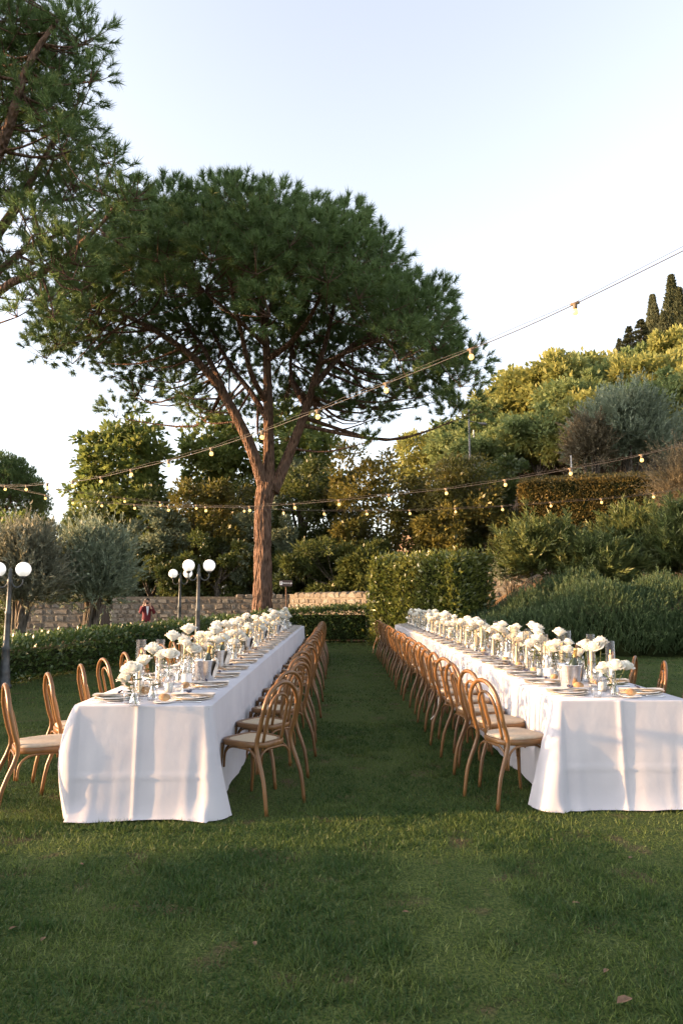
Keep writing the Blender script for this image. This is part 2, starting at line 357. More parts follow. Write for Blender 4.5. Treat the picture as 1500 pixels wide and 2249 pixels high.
# stone pine: puffs of needle tufts on an umbrella shell, joined to the limbs by branches
def pine(name, seed, limbs, puffs, r_trunk_path, bark='pine_bark', needle=.20, nw=.013, tufts=20, per=46, label='', cat='tree', extra_sub=2):
    rs = np.random.RandomState(seed); mbT = MB(); mbL = MB(); nodes_ = []
    tp, tr = r_trunk_path; path = smooth_path(tp, 6); k = len(path)
    rad = np.interp(np.linspace(0, 1, k), np.linspace(0, 1, len(tr)), tr)
    P2 = smooth_path(tp, 30); n2 = len(P2); r2 = np.interp(np.linspace(0, 1, n2), np.linspace(0, 1, len(tr)), tr); b0 = len(mbT.v)
    mbT.tube(P2, list(r2), 56)
    Vt = np.array(mbT.v[b0:]); cc = np.repeat(np.array([tuple(q) for q in P2]), 56, 0); dv = Vt-cc
    th_ = np.tile(np.arange(56)/56*2*math.pi, n2); zz_ = cc[:, 2]
    u_ = np.stack([np.cos(th_)*4.2, np.sin(th_)*4.2, zz_*1.5], -1); n1 = vnoise(u_+3); n3 = vnoise(u_*2.3+11)
    ridge = 1-np.abs(n1*2-1)*1.6; ridge = .6*np.clip(ridge, 0, 1)+.4*np.abs(n3*2-1)
    Vt = cc+dv*(1.05-.20*ridge)[:, None]; mbT.v[b0:] = [tuple(v) for v in Vt]
    for lp, r0, r1 in limbs:
        p = smooth_path([Vector(q) for q in lp], 5); r = list(np.linspace(r0, r1, len(p)))
        mbL.tube(p, r, 9)
        nodes_ += [(q, rr) for q, rr in zip(p, r)][3:]
    npos = np.array([tuple(q) for q, _ in nodes_]); nr = np.array([r for _, r in nodes_])
    PP = []; AA = []; TT = []
    for c, pr in puffs:
        c = Vector(c); cv = np.array(c)
        d = npos-cv; cost = np.linalg.norm(d, axis=1)+1.2*np.maximum(0, d[:, 2]+.5)
        j = int(np.argmin(cost)); s = Vector(npos[j]); e = c-Vector((0, 0, pr*.35))
        dist = (e-s).length
        md = s.lerp(e, .5)+Vector((rs.normal()*.08*dist, rs.normal()*.08*dist, -.10*dist))
        p = smooth_path([s, md, e], 4); rb = min(nr[j]*.55, .018+.014*dist)
        mbL.tube(p, list(np.linspace(rb, .012, len(p))), 5, cap=False)
        n = int(tufts*(.75+.5*rs.rand())*(pr/1.0)**1.5)+3
        dd = unit(rs.normal(size=(n, 3))*np.array([1, 1, .75])+np.array([0, 0, .45]))
        rr = pr*(.45+.6*rs.rand(n)**.5); T = cv+dd*rr[:, None]*np.array([1.05, 1.05, .78])
        for q in T[:3+extra_sub]: mbL.tube([e, e.lerp(Vector(q), .5)+Vector((0, 0, -.04)), Vector(q)], [.014, .010, .005], 4, cap=False)
        pos = np.repeat(T, per, 0); tdir = unit(dd+np.array([0, 0, .35])); td = np.repeat(tdir, per, 0)
        pos = pos-td*(rs.rand(len(pos))*.20)[:, None]
        ax = unit(td*.85+rs.normal(size=pos.shape)*.45)
        PP.append(pos); AA.append(ax); TT.append(np.repeat(np.clip(rs.rand(n)*.5+.3*rs.rand()+.1, 0, 1), per)*.7+.3*rs.rand(n*per))
    P = np.concatenate(PP); A = np.concatenate(AA); T = np.concatenate(TT)
    cm = leaves('crown', P, A, needle*(.7+.6*rs.rand(len(P))), nw, 'needles', rs, T, tri=True)
    return (name, None, [('trunk', mbT.mesh('trunk', bark), []), ('limb', mbL.mesh('limb', bark), []), ('crown', cm, [])])

PY = 25.0                                                     # main pine, all coordinates relative to its foot
pb = gy(575, 1345, PY); PB = Vector((pb.x, PY, gh(pb.x, PY)))
def rel(px, py, dy=0): return gy(px, py, PY+dy)-PB
foot = Vector((0, 0, -.15)); fork = rel(588, 1062)
trunk = ([foot, rel(577, 1290), rel(577, 1180), rel(578, 1110), fork], [.44, .345, .31, .32, .37])
limbs = [
 ([rel(585, 1090), rel(552, 985, -.3), rel(505, 890, -.6), rel(462, 825, -.9), rel(400, 765, -1.3), rel(320, 715, -1.8), rel(230, 670, -2)], .24, .05),
 ([rel(505, 890, -.6), rel(470, 810, .6), rel(430, 740, 1.6), rel(350, 650, 2.8)], .14, .04),
 ([rel(592, 1085), rel(590, 960, .2), rel(588, 840, .4), rel(583, 740, .4), rel(570, 640, .5), rel(560, 520, .6)], .24, .06),
 ([rel(590, 925, .2), rel(550, 860, .9), rel(505, 800, 1.6), rel(455, 700, 2.6), rel(430, 600, 3.2)], .13, .04),
 ([rel(583, 880, .3), rel(552, 820, -.7), rel(530, 730, -1.5), rel(510, 640, -2.2), rel(490, 540, -2.6)], .12, .04),
 ([rel(600, 1080), rel(640, 985, .3), rel(672, 900, .5), rel(695, 820, .6), rel(718, 740, .8), rel(745, 620, 1.0)], .23, .05),
 ([rel(685, 855, .5), rel(740, 790, .9), rel(800, 740, 1.4), rel(880, 700, 1.9), rel(970, 660, 2.2)], .13, .04),
 ([rel(672, 895, .5), rel(640, 830, 1.6), rel(645, 740, 2.6), rel(670, 640, 3.6)], .10, .04),
 ([rel(588, 790, .4), rel(640, 750, -.8), rel(690, 680, -1.8), rel(720, 600, -2.8)], .13, .04),
 ([rel(700, 800, .6), rel(760, 775, -.8), rel(840, 745, -2), rel(930, 720, -3)], .09, .03),
 ([rel(580, 720, .4), rel(600, 650, 1.5), rel(620, 560, 3.5)], .11, .03),
 ([rel(585, 760, .4), rel(520, 700, -2.2), rel(450, 640, -4.2)], .10, .03),
]
rs = np.random.RandomState(11); puffs = []
cx0, RX, RY = rel(580, 700).x, 7.8, 7.0
ztop = rel(540, 378).z-1.5
tries = 0
while len(puffs) < 300 and tries < 9000:
    tries += 1
    a = rs.rand()*2*math.pi; r = math.sqrt(rs.rand())
    x, y = r*math.cos(a), r*math.sin(a)
    side = .4*x
    zt = ztop-1.3*max(0, x)-4.6*r**3.0
    th = 4.1-2.1*r
    u = rs.rand(); u = u**1.7
    z = zt-.75-u*th
    c = Vector((cx0+RX*x*(1-.0*u), RY*y, z))
    if all((c-q[0]).length > .78 for q in puffs): puffs.append((c, .75+.5*rs.rand()))
for px, py, dy, r in [(425, 875, -.5, .7), (395, 850, -.2, .7), (440, 905, .5, .6), (835, 905, .5, .55), (815, 960, .3, .45), (905, 840, -1, .8), (960, 800, -.6, .8), (980, 845, .2, .6), (870, 860, .6, .6), (760, 900, 1, .45), (720, 870, .5, .5), (930, 770, 1, .8), (160, 700, -1, .8), (210, 740, .5, .7), (330, 790, 0, .8), (280, 770, -1, .7), (390, 800, 1, .8), (550, 880, 2.2, .5), (620, 900, 2, .5), (655, 850, 2.4, .6)]:
    puffs.append((rel(px, py, dy), r))
PINE = pine('stone_pine', 5, limbs, puffs, trunk, needle=.26, nw=.025, tufts=30, per=56)
pt = spawn(PINE, 'tall umbrella stone pine with forked reddish trunk rising behind the low hedge', 'tree', loc=PB)
# near pine whose crown reaches in from beside the lawn; its trunk stands by the hedge
NB = Vector((-9.3, 14.5, gh(-9.3, 14.5)))
def nrel(px, py, y): return gy(px, py, y)-NB
nt_ = ([Vector((0, 0, -.15)), Vector((.1, 0, 2.5)), Vector((-.1, .1, 5.5)), Vector((.1, 0, 8))], [.46, .38, .34, .30])
nl = [([Vector((.1, 0, 6.2)), nrel(0, 640, 14), nrel(110, 590, 13.6), nrel(215, 500, 13.2), nrel(262, 440, 13)], .11, .02),
      ([Vector((.1, 0, 7.2)), nrel(20, 480, 14.5), nrel(80, 380, 15), nrel(150, 250, 15.2)], .14, .03),
      ([Vector((.1, 0, 7.6)), nrel(0, 330, 13), nrel(60, 150, 12.6), nrel(130, 40, 12.6)], .15, .03),
      ([Vector((.1, 0, 7.9)), Vector((-1.5, 1, 10)), Vector((-3.5, 2, 12.5))], .16, .03),
      ([Vector((.1, 0, 7.9)), Vector((-1.2, -1.5, 10)), Vector((-2.5, -3, 12))], .16, .03),
      ([Vector((.1, 0, 7.9)), Vector((.6, .5, 11)), Vector((1.0, .6, 14.5))], .18, .03),
      ([Vector((.1, 0, 7.0)), nrel(40, 560, 14.5), nrel(120, 520, 15), nrel(210, 460, 15.5)], .09, .03)]
rs = np.random.RandomState(12); puffs = []
while len(puffs) < 195:
    d = unit(rs.normal(size=3)); r = rs.rand()**.4
    c = Vector((-1.0+5.0*d[0]*r, 4.2*d[1]*r, 12.2+4.6*d[2]*r))
    if c.z < 8.2+.15*abs(c.x): continue
    if c.x > 4.35-.16*abs(c.z-13.0): continue
    if all((c-q[0]).length > .62 for q in puffs): puffs.append((c, .6+.45*rs.rand()))
for px, py, y, r in [(100, 640, 13.6, .7), (180, 560, 13.2, .7), (250, 500, 13, .7), (290, 440, 13, .6), (255, 360, 13, .5), (225, 400, 13, .6), (270, 420, 12.9, .55), (300, 420, 12.9, .45), (240, 430, 13.4, .6), (190, 480, 13.8, .65), (140, 420, 14.2, .6), (60, 560, 13.9, .7), (40, 680, 13.5, .45), (235, 345, 13.2, .4), (200, 160, 13, .6), (190, 80, 13, .55), (170, 230, 13.5, .7), (200, 300, 13.5, .5), (120, 330, 14, .7), (60, 30, 12.8, .7), (130, 90, 12.9, .7), (180, 620, 13.4, .5), (120, 680, 13.6, .45), (20, 400, 13.8, .7), (60, 460, 13.8, .7), (30, 250, 13.3, .7), (90, 200, 13.2, .7)]:
    puffs.append((nrel(px, py, y), r))
for _ in range(46): puffs.append((nrel(rs.uniform(-80, 190), rs.uniform(-60, 600), rs.uniform(12.4, 16)), .5+.35*rs.rand()))
NPINE = pine('stone_pine', 8, nl, puffs, nt_, needle=.185, nw=.017, tufts=31, per=46)
spawn(NPINE, 'large stone pine by the hedge, its dense crown overhanging the globe lamp', 'tree', loc=NB)
# far pine beyond the olives; two added off-frame pines shade the main crown
p = gy(20, 1140, 46)
spawn(PINE, 'distant small umbrella pine standing beyond the olive trees', 'tree', loc=(p.x-.9, 46, -.3), rz=2.0, sc=(.46, .46, .70))
spawn(PINE, 'nearer added umbrella pine out of view, shading the tall pine crown', 'tree', loc=(-30, 17.5, -.2), rz=1.0, sc=(1.25, 1.25, 1.55))
spawn(PINE, 'farther added umbrella pine out of view, shading the tall pine crown', 'tree', loc=(-34, 28, -.2), rz=3.3, sc=(1.25, 1.25, 1.6))

# ---- broadleaf trees and shrubs, by the photo: pixel box (x0,x1,top,bottom) at distance y
def boxed(x0, x1, t, bt, y, depth=.8):
    a = gy(x0, bt, y); c = gy(x1, t, y); m = gy((x0+x1)/2, (t+bt)/2, y)
    return m, ((c.x-a.x)/2, (c.x-a.x)/2*depth, (c.z-a.z)/2)
def shrub(name, label, cat, box, y, seed, dens, leaf, w, lm, group=None, depth=.8, r0=.16, **kw):
    c, rad = boxed(*box, y, depth); gzv = gh(c.x, c.y)
    area = rad[0]*rad[2]*3.14+rad[1]*rad[2]*3.14
    ncl = int(max(40, area*2.6)); leaf *= 1.3; w *= 1.3; nl_ = int(dens*1.75*area/(leaf*w*.5)/ncl)
    if 'tree' != cat or 'evergreen' in name: kw.setdefault('flat', -1.1); kw.setdefault('boxy', 2.8)
    t = tree_tpl(name, seed, rad, gzv-.1-c.z, ncl, nl_, leaf, w, lm, r0=r0, **kw)
    TPL[label] = (t, c); return put_tree(t, label, cat, c, group)
TPL = {}
BT = 'trees and shrubs behind the stone wall'
shrub('chestnut_tree', 'round leafy chestnut tree standing alone against the sky behind the olives', 'tree', (145, 380, 915, 1215), 40, 21, 3.0, .30, .15, 'chestnut_leaf', None, clump=.13, shell=.3, flat=-.9, r0=.3, lump=.3, boxy=2.2)
shrub('chestnut_tree', 'leafy tree seen between the pine limbs on its gate side', 'tree', (392, 560, 905, 1120), 42, 22, 2.9, .30, .15, 'chestnut_leaf', None, clump=.14, shell=.3, flat=-.9, r0=.25, lump=.35, boxy=2.2)
shrub('chestnut_tree', 'leafy tree with thin top behind the pine trunk on its sign side', 'tree', (575, 752, 885, 1130), 41, 23, 2.4, .30, .15, 'chestnut_leaf', None, clump=.14, shell=.3, flat=-.9, r0=.25, lump=.35, boxy=2.2)
shrub('broadleaf_shrub', 'low yellow-green shrub below the round chestnut tree', 'shrub', (195, 345, 1080, 1260), 37, 24, 2.2, .22, .12, 'chestnut_leaf', None, clump=.18)
shrub('broadleaf_shrub', 'yellow-green rounded shrub over the wall beside the gate', 'shrub', (275, 425, 1120, 1330), 33, 25, 2.6, .15, .07, 'grey_leaf', None, clump=.18)
shrub('evergreen_tree', 'bronze-tipped evergreen tree behind the globe lamps', 'tree', (365, 555, 1050, 1330), 34, 26, 2.6, .17, .085, 'bronze_leaf', None, clump=.18)
shrub('evergreen_shrub', 'dark evergreen shrub spilling over the wall behind the globe lamps', 'shrub', (395, 560, 1180, 1335), 32, 27, 2.6, .15, .075, 'laurel_leaf', None, clump=.18, depth=.6)
shrub('broadleaf_shrub', 'grey-green shrub beside the pine trunk', 'shrub', (500, 640, 1110, 1330), 33, 28, 2.6, .15, .06, 'grey_leaf', None, clump=.18)
shrub('evergreen_tree', 'dark round evergreen tree behind the parking sign', 'tree', (590, 745, 1040, 1335), 35, 29, 2.6, .16, .08, 'laurel_leaf', None, clump=.18)
shrub('broadleaf_tree', 'pale grey-leaved tree peeping above the dark round evergreen', 'tree', (600, 730, 1020, 1150), 39, 291, 2.2, .18, .07, 'grey_leaf', None, clump=.18)
shrub('evergreen_tree', 'tall bronze evergreen tree, highest above the stone wall', 'tree', (735, 950, 1000, 1330), 33.5, 30, 2.6, .17, .085, 'bronze_leaf', None, clump=.17, lump=.5)
shrub('evergreen_tree', 'bronze evergreen tree behind the clipped box-shaped hedge', 'tree', (915, 1110, 1030, 1320), 31.5, 31, 2.6, .17, .08, 'bronze_leaf', None, clump=.17)
shrub('evergreen_tree', 'dark evergreen tree between clipped hedge and terrace hedge', 'tree', (1050, 1200, 1035, 1300), 32.5, 32, 2.6, .16, .08, 'laurel_leaf', None, clump=.17)
shrub('conifer_shrub', 'spreading dark conifer shrub draped over the stone wall', 'shrub', (630, 850, 1195, 1325), 30.6, 33, 2.8, .20, .045, 'laurel_leaf', None, clump=.2, depth=.45, r0=.08)
shrub('broadleaf_shrub', 'small yellow-lit bush under the far umbrella pine', 'shrub', (-10, 105, 1125, 1220), 34, 34, 2.2, .18, .09, 'chestnut_leaf', None, clump=.2)

# a second rank behind, copies of the same kinds, then added off-frame bushes that shade the lawn
for i, (src, px, py, y, sc, lab) in enumerate([
    ('dark round evergreen tree behind the parking sign', 320, 1240, 38, 1.0, 'dark evergreen tree in the second rank behind the yellow-green shrub'),
    ('bronze-tipped evergreen tree behind the globe lamps', 470, 1215, 38.5, 1.1, 'evergreen tree in the second rank behind the globe lamps'),
    ('dark round evergreen tree behind the parking sign', 560, 1200, 39, 1.0, 'dark evergreen tree in the second rank behind the pine trunk'),
    ('dark round evergreen tree behind the parking sign', 740, 1200, 37, 1.0, 'dark evergreen tree filling between sign and tall bronze evergreen'),
    ('bronze evergreen tree behind the clipped box-shaped hedge', 1000, 1170, 36, 1.1, 'evergreen tree in the second rank behind the clipped hedge'),
    ('dark round evergreen tree behind the parking sign', 180, 1280, 33, .9, 'dark evergreen behind the gate and dark olive'),
    ('dark round evergreen tree behind the parking sign', 60, 1300, 34, .9, 'dark evergreen behind the sunlit olive'),
    ('dark evergreen shrub spilling over the wall behind the globe lamps', 690, 1275, 32.5, 1.0, 'dark evergreen shrub on the wall behind the parking sign'),
    ('dark evergreen shrub spilling over the wall behind the globe lamps', 815, 1270, 31.0, 1.0, 'dark evergreen shrub on the wall beside the clipped hedge'),
    ('dark evergreen shrub spilling over the wall behind the globe lamps', 335, 1285, 32.0, .9, 'dark evergreen shrub on the wall above the burgundy jacket man')]):
    t, c = TPL[src]; q = gy(px, py, y); put_tree(t, lab, 'shrub' if 'shrub' in lab else 'tree', q, None, i*1.3, sc)
for i, (x_, y_, sc) in enumerate([(-11.3, 2.75, 1), (-11.6, 1.8, 1), (-11.4, .8, 1.05), (-11.7, -.3, 1), (-12.8, 2.3, 1.0), (-12.6, 1.0, 1.1)]):
    t, c = TPL['dark round evergreen tree behind the parking sign']
    put_tree(t, 'added evergreen bush out of view, shading the open lawn', 'shrub', (x_, y_, .75*sc), 'unseen evergreen bushes added to shade the lawn', i*1.9, (.5*sc, .5*sc, .30*sc))
# ---- upright shoots (olive, oleander, rosemary, dry lavender)
def shoots(name, B, D, L, nleaf, ll, lw, lm, rs, spread=.5, tri=False, start=.15):
    N = len(B); D = unit(D); L = np.broadcast_to(L, (N,))
    u = np.tile(np.linspace(start, 1, nleaf), N)+rs.rand(N*nleaf)*.6/nleaf
    P = np.repeat(B, nleaf, 0)+np.repeat(D*L[:, None], nleaf, 0)*u[:, None]
    side = unit(rs.normal(size=P.shape)); A = unit(np.repeat(D, nleaf, 0)+side*spread)
    t = np.clip(np.repeat(rs.rand(N), nleaf)*.6+rs.rand(len(P))*.4, 0, 1)
    return leaves(name, P, A, ll*(.7+.6*rs.rand(len(P))), lw, lm, rs, t, tri=tri)
def shoot_shrub(name, label, cat, box, y, seed, nshoot, L, nleaf, ll, lw, lm, spread=.5, up=.9, depth=.8, r0=.07, shell=.35, bark='grey_bark', lean=0, jit=.5):
    rs = np.random.RandomState(seed); c, rad = boxed(*box, y, depth); g = gh(c.x, c.y)
    d = unit(rs.normal(size=(nshoot, 3))); d[:, 2] = np.where(d[:, 2] < -.6, -d[:, 2], d[:, 2])
    r = shell+(1-shell)*rs.rand(nshoot)**.7; r = r*(.52+.95*vnoise(d*2.6+seed))
    rr = np.asarray(rad); B = d*np.maximum(r[:, None]-.5*L/rr.mean(), .1)*rr
    D = unit(d*.6+np.array([lean, 0, up])+rs.normal(size=d.shape)*jit)
    cm = shoots('crown', B, D, L*(.45+1.1*rs.rand(nshoot)**1.5), nleaf, ll, lw, lm, rs, spread)
    mb = MB(); ft = Vector((0, 0, g-.1-c.z))
    for i in range(9):
        e = Vector(B[rs.randint(nshoot)])*.8; s = ft+Vector((rs.normal()*rad[0]*.10, rs.normal()*.1, 0))
        p = smooth_path([s, s.lerp(e, .5)+Vector((0, 0, .1*rad[2])), e], 4); mb.tube(p, list(np.linspace(r0, r0*.25, len(p))), 6)
    return spawn((name, None, [('trunk', mb.mesh('trunk', bark), []), ('crown', cm, [])]), label, cat, None, loc=c)
shoot_shrub('olive_tree', 'sunlit silvery olive tree behind the hedge and globe lamp', 'tree', (-70, 160, 1175, 1405), 16.0, 41, 3000, .6, 15, .12, .034, 'olive_leaf', .55, 1.0, r0=.11)
shoot_shrub('olive_tree', 'dark olive tree between sunlit olive and the gate', 'tree', (110, 295, 1170, 1395), 17.4, 42, 3000, .6, 15, .12, .034, 'grey_leaf', .55, .9, r0=.11)
shoot_shrub('olive_tree', 'big silvery olive tree above the terrace hedge', 'tree', (1262, 1490, 868, 1075), 35, 43, 2600, .9, 14, .22, .062, 'grey_leaf', .6, .8, r0=.16)
shoot_shrub('olive_tree', 'brownish dry bush leaning on the big olive at terrace hedge', 'shrub', (1245, 1345, 915, 1060), 34, 44, 900, .8, 14, .2, .06, 'tamarisk_leaf', .6, .7, r0=.1)
shoot_shrub('tamarisk', 'feathery brown tamarisk bush beside the terrace hedge', 'shrub', (1440, 1580, 960, 1250), 25, 45, 1500, .8, 18, .11, .022, 'tamarisk_leaf', .5, .4, r0=.06)
for i, (bx, y, lab, ns, lmn) in enumerate([
    ((1095, 1300, 1150, 1320), 22.5, 'oleander bush nearest the clipped box-shaped hedge', 620, 'oleander_leaf'),
    ((1225, 1410, 1200, 1330), 21.5, 'low oleander bush between two taller ones on the bank', 480, 'oleander_leaf'),
    ((1310, 1490, 1120, 1315), 23.5, 'tall oleander bush with bare stems in front of terrace hedge', 720, 'oleander_leaf'),
    ((1425, 1600, 1125, 1315), 21.5, 'oleander bush below the feathery tamarisk', 620, 'oleander_leaf')]):
    shoot_shrub('oleander_bush', lab, 'shrub', bx, y, 50+i, int(ns*1.5), .6, 26, .23, .046, lmn, .75, .9, r0=.03, shell=.3)
shoot_shrub('broadleaf_shrub', 'small grey shrub between clipped hedge and oleanders', 'shrub', (1070, 1165, 1225, 1300), 24, 58, 420, .3, 14, .08, .03, 'grey_leaf', .6, .6, r0=.03)
# dry lavender tufts at the head of the rosemary
for i, (px, py, y) in enumerate([(1215, 1315, 19.6), (1290, 1308, 19.9), (1360, 1296, 20.2), (1430, 1298, 20.2), (1490, 1300, 20.4), (1255, 1318, 19.5), (1395, 1300, 20.0)]):
    rs = np.random.RandomState(70+i); c = gy(px, py, y); N = 110
    d = unit(rs.normal(size=(N, 3))*np.array([1, .7, .25])+np.array([0, 0, .55]))
    B = np.zeros((N, 3))+rs.normal(size=(N, 3))*np.array([.18, .12, .0])
    ms = shoots('foliage', B, d, .55*(.6+.6*rs.rand(N)), 12, .055, .012, 'dry_stalk', rs, .4)
    spawn(('lavender_tuft', ms, []), 'faded dry lavender tuft at the top edge of the rosemary bank', 'plant', 'lavender tufts above the rosemary', loc=(c.x, y, gh(c.x, y)+.35))

# ---- clipped hedges: leaf shell over an added dark core that stops light gaps, along a path
def hedge(name, label, path, width, h, seed, leaf, w, lm, dens, z0=None, round_=.2, jag=.06, cat='hedge', hz_end=None):
    rs = np.random.RandomState(seed); path = [Vector((p[0], p[1], 0)) for p in path]
    PS = []; AS = []; mb = MB()
    hs_ = h if hasattr(h, '__len__') else [h]*len(path)
    for i in range(len(path)-1):
        a, b_ = path[i], path[i+1]; t = (b_-a); Ln = t.length; t.normalize(); nn = Vector((-t.y, t.x, 0))
        faces = [(Ln*hs_[i], 's+'), (Ln*hs_[i], 's-'), (Ln*width, 'top'), (width*hs_[i], 'e0'), (width*hs_[i], 'e1')]
        for ar, kind in faces:
            if kind == 'e0' and i > 0: continue
            if kind == 'e1' and i < len(path)-2: continue
            N = int(ar*dens/(leaf*w*.5)); u = rs.rand(N); v = rs.rand(N); e = rs.normal(size=N)*jag-jag*.6
            hh = hs_[i]*(1-u)+hs_[i+1]*u
            if kind in ('s+', 's-'):
                s = 1 if kind == 's+' else -1
                off = s*(width/2+e)-s*round_*np.maximum(0, v-.85)*1.2; along = u*Ln; zz = v*hh; od = np.array([nn.x*s, nn.y*s, .2])
            elif kind == 'top':
                off = (v-.5)*width; along = u*Ln; zz = hh+e-round_*.5*np.abs(v-.5)**3*8*.5; od = np.array([0, 0, 1.])
            else:
                s = -1 if kind == 'e0' else 1
                off = (v-.5)*width; zz = u*(hs_[0] if s < 0 else hs_[-1]); along = (Ln if s > 0 else 0)+s*e; od = np.array([t.x*s, t.y*s, .2])
            x = a.x+t.x*along+nn.x*off; y = a.y+t.y*along+nn.y*off
            lump = (vnoise(np.stack([x*1.6, y*1.6, zz*1.6+seed], -1))-.5)*.16
            P = np.stack([x, y, zz], -1)+od*lump[:, None]
            P[:, 2] = np.maximum(P[:, 2], .03)+hz(x, y)
            PS.append(P); AS.append(unit(od*.7+rs.normal(size=P.shape)*.55+np.array([0, 0, .35])))
        ins = .16; c = (a+b_)/2; hh = (hs_[i]+hs_[i+1])/2-ins*1.2; gzv = gh(c.x, c.y)
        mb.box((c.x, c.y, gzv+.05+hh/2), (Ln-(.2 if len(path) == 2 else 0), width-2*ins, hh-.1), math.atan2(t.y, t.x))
    P = np.concatenate(PS); A = np.concatenate(AS); L = leaf*(.65+.7*rs.rand(len(P)))
    tt = np.clip(.6*rs.rand(len(P))+.55*vnoise(P*1.3+seed)-.05, 0, 1)
    c0 = Vector((path[0].x, path[0].y, 0))
    fm = leaves('foliage', P-np.array(c0), A, L, w*L/leaf, lm, rs, tt)
    for k in range(len(mb.v)): mb.v[k] = tuple(Vector(mb.v[k])-c0)
    return spawn((name, None, [('foliage', fm, []), ('dark_blocking_core', mb.mesh('dark_blocking_core', 'inner', False), [])]), label, cat, loc=c0)
hedge('low_hedge', 'long low clipped hedge behind the globe lamps', [(-9.2, 0), (-7.55, 6), (-6.2, 11.5), (-5.2, 15.5), (-3.2, 22.6)], 0.9, [.72, .70, .68, .74, .88], 80, .085, .042, 'hedge_leaf', 1.15)
hedge('low_hedge', 'short low clipped hedge beneath the parking sign, across the aisle end', [(-2.9, 23.6), (1.05, 23.6)], .9, [1.0, 1.22], 81, .09, .045, 'hedge_leaf', 1.3)
hedge('clipped_hedge', 'tall box-shaped clipped laurel hedge lit by low sun', [(1.75, 22.6), (4.05, 20.5)], 2.2, [2.75, 2.72], 82, .145, .06, 'glossy_leaf', 1.9, round_=1.1, jag=.10)
tp0 = gy(1185, 1055, 30); tp1 = gy(1500, 1030, 29)
hedge('terrace_hedge', 'long clipped golden-brown hedge on the upper terrace', [(8.3, 30.6), (19, 27.5)], 1.4, [6.75-gh(8.3, 30.6), 6.75-gh(19, 27.5)], 83, .13, .06, 'terrace_leaf', 1.6, jag=.06)

# ---- rosemary bank
rs = np.random.RandomState(90); N = 11500
x = 3.4+rs.rand(N)*9.8; sa = rs.rand(N)**.85
front = 18.3-.9*sstep(4.5, 8, x)-.35*vnoise(np.stack([x*.8, x*0, x*0], -1)); ht = 1.62*sstep(2.6, 7.4, x)**.8
lumpy = .82+.4*vnoise(np.stack([x*1.5, sa*4, x*0+3], -1))
y = front+2.7*sa**1.5; z = ht*np.sin(np.clip(sa*1.25, 0, 1)*1.45)*lumpy+.03
B = np.stack([x, y, z], -1)
D = np.stack([-.12+0*x, -.55*(1-sa), .75+.3*sa], -1)+rs.normal(size=(N, 3))*.26
fm = shoots('foliage', B-np.array([6., 18., 0]), D, .26+.26*rs.rand(N), 14, .085, .021, 'rosemary_leaf', rs, .5, tri=True)
mb = MB()  # dark lumps added to stop light showing through the rosemary
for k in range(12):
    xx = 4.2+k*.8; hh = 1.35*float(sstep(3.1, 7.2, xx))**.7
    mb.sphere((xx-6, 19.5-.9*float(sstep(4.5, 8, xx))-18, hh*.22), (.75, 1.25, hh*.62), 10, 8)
spawn(('rosemary_hedge', None, [('foliage', fm, []), ('dark_blocking_core', mb.mesh('dark_blocking_core', 'inner'), [])]), 'wide mound of upright rosemary beside the table and lawn', 'hedge', loc=(6, 18, 0))

# ---- hill trees: three kinds, copied
HT = [tree_tpl('robinia_tree', 100, (3.4, 3.0, 2.9), -5.2, 75, 130, .42, .22, 'robinia_leaf', r0=.25, clump=.22, shell=.45, lump=.5),
      tree_tpl('robinia_tree', 101, (3.4, 3.0, 2.9), -5.2, 75, 130, .42, .22, 'robinia_green', r0=.25, clump=.22, shell=.45, lump=.5)]
def cyp(seed):
    rs = np.random.RandomState(seed); N = 5200; u = rs.rand(N)**.8; a = rs.rand(N)*6.28
    r = .95*np.sin(np.clip((1-u)*1.9+.12, 0, 1.57))*(1-u)**.35*(.55+.5*rs.rand(N)); r = r*(.8+.5*vnoise(np.stack([np.cos(a)*2, np.sin(a)*2, u*9], -1)))
    P = np.stack([r*np.cos(a), r*np.sin(a), .4+u*9.2], -1); A = np.stack([np.cos(a)*.35, np.sin(a)*.35, np.ones(N)], -1)+rs.normal(size=(N, 3))*.25
    cm = leaves('crown', P, A, .5, .16, 'cypress_leaf', rs)
    tm = MB().tube([(0, 0, -.5), (0, 0, 4), (0, 0, 8)], [.2, .14, .05], 7).mesh('trunk', 'grey_bark')
    return ('cypress_tree', None, [('trunk', tm, []), ('crown', cm, [])])
CY = cyp(105)
def fir(seed):
    rs = np.random.RandomState(seed); P = []; A = []
    for k in range(70):
        u = (k+.5)/70; z = .8+u*8; n_ = 60
        a = rs.rand()*6.28+rs.normal(size=n_)*.5; Lr = 2.1*(1-u)+.15; t = rs.rand(n_)
        P.append(np.stack([Lr*t*np.cos(a), Lr*t*np.sin(a), z-.25*t*Lr+rs.normal(size=n_)*.08], -1)); A.append(np.stack([np.cos(a), np.sin(a), np.zeros(n_)], -1)+rs.normal(size=(n_, 3))*.5)
    cm = leaves('crown', np.concatenate(P), np.concatenate(A), .42, .13, 'cypress_leaf', rs)
    tm = MB().tube([(0, 0, -.5), (0, 0, 4), (0, 0, 8.7)], [.2, .14, .03], 7).mesh('trunk', 'grey_bark')
    return ('fir_tree', None, [('trunk', tm, []), ('crown', cm, [])])
FR = fir(106)
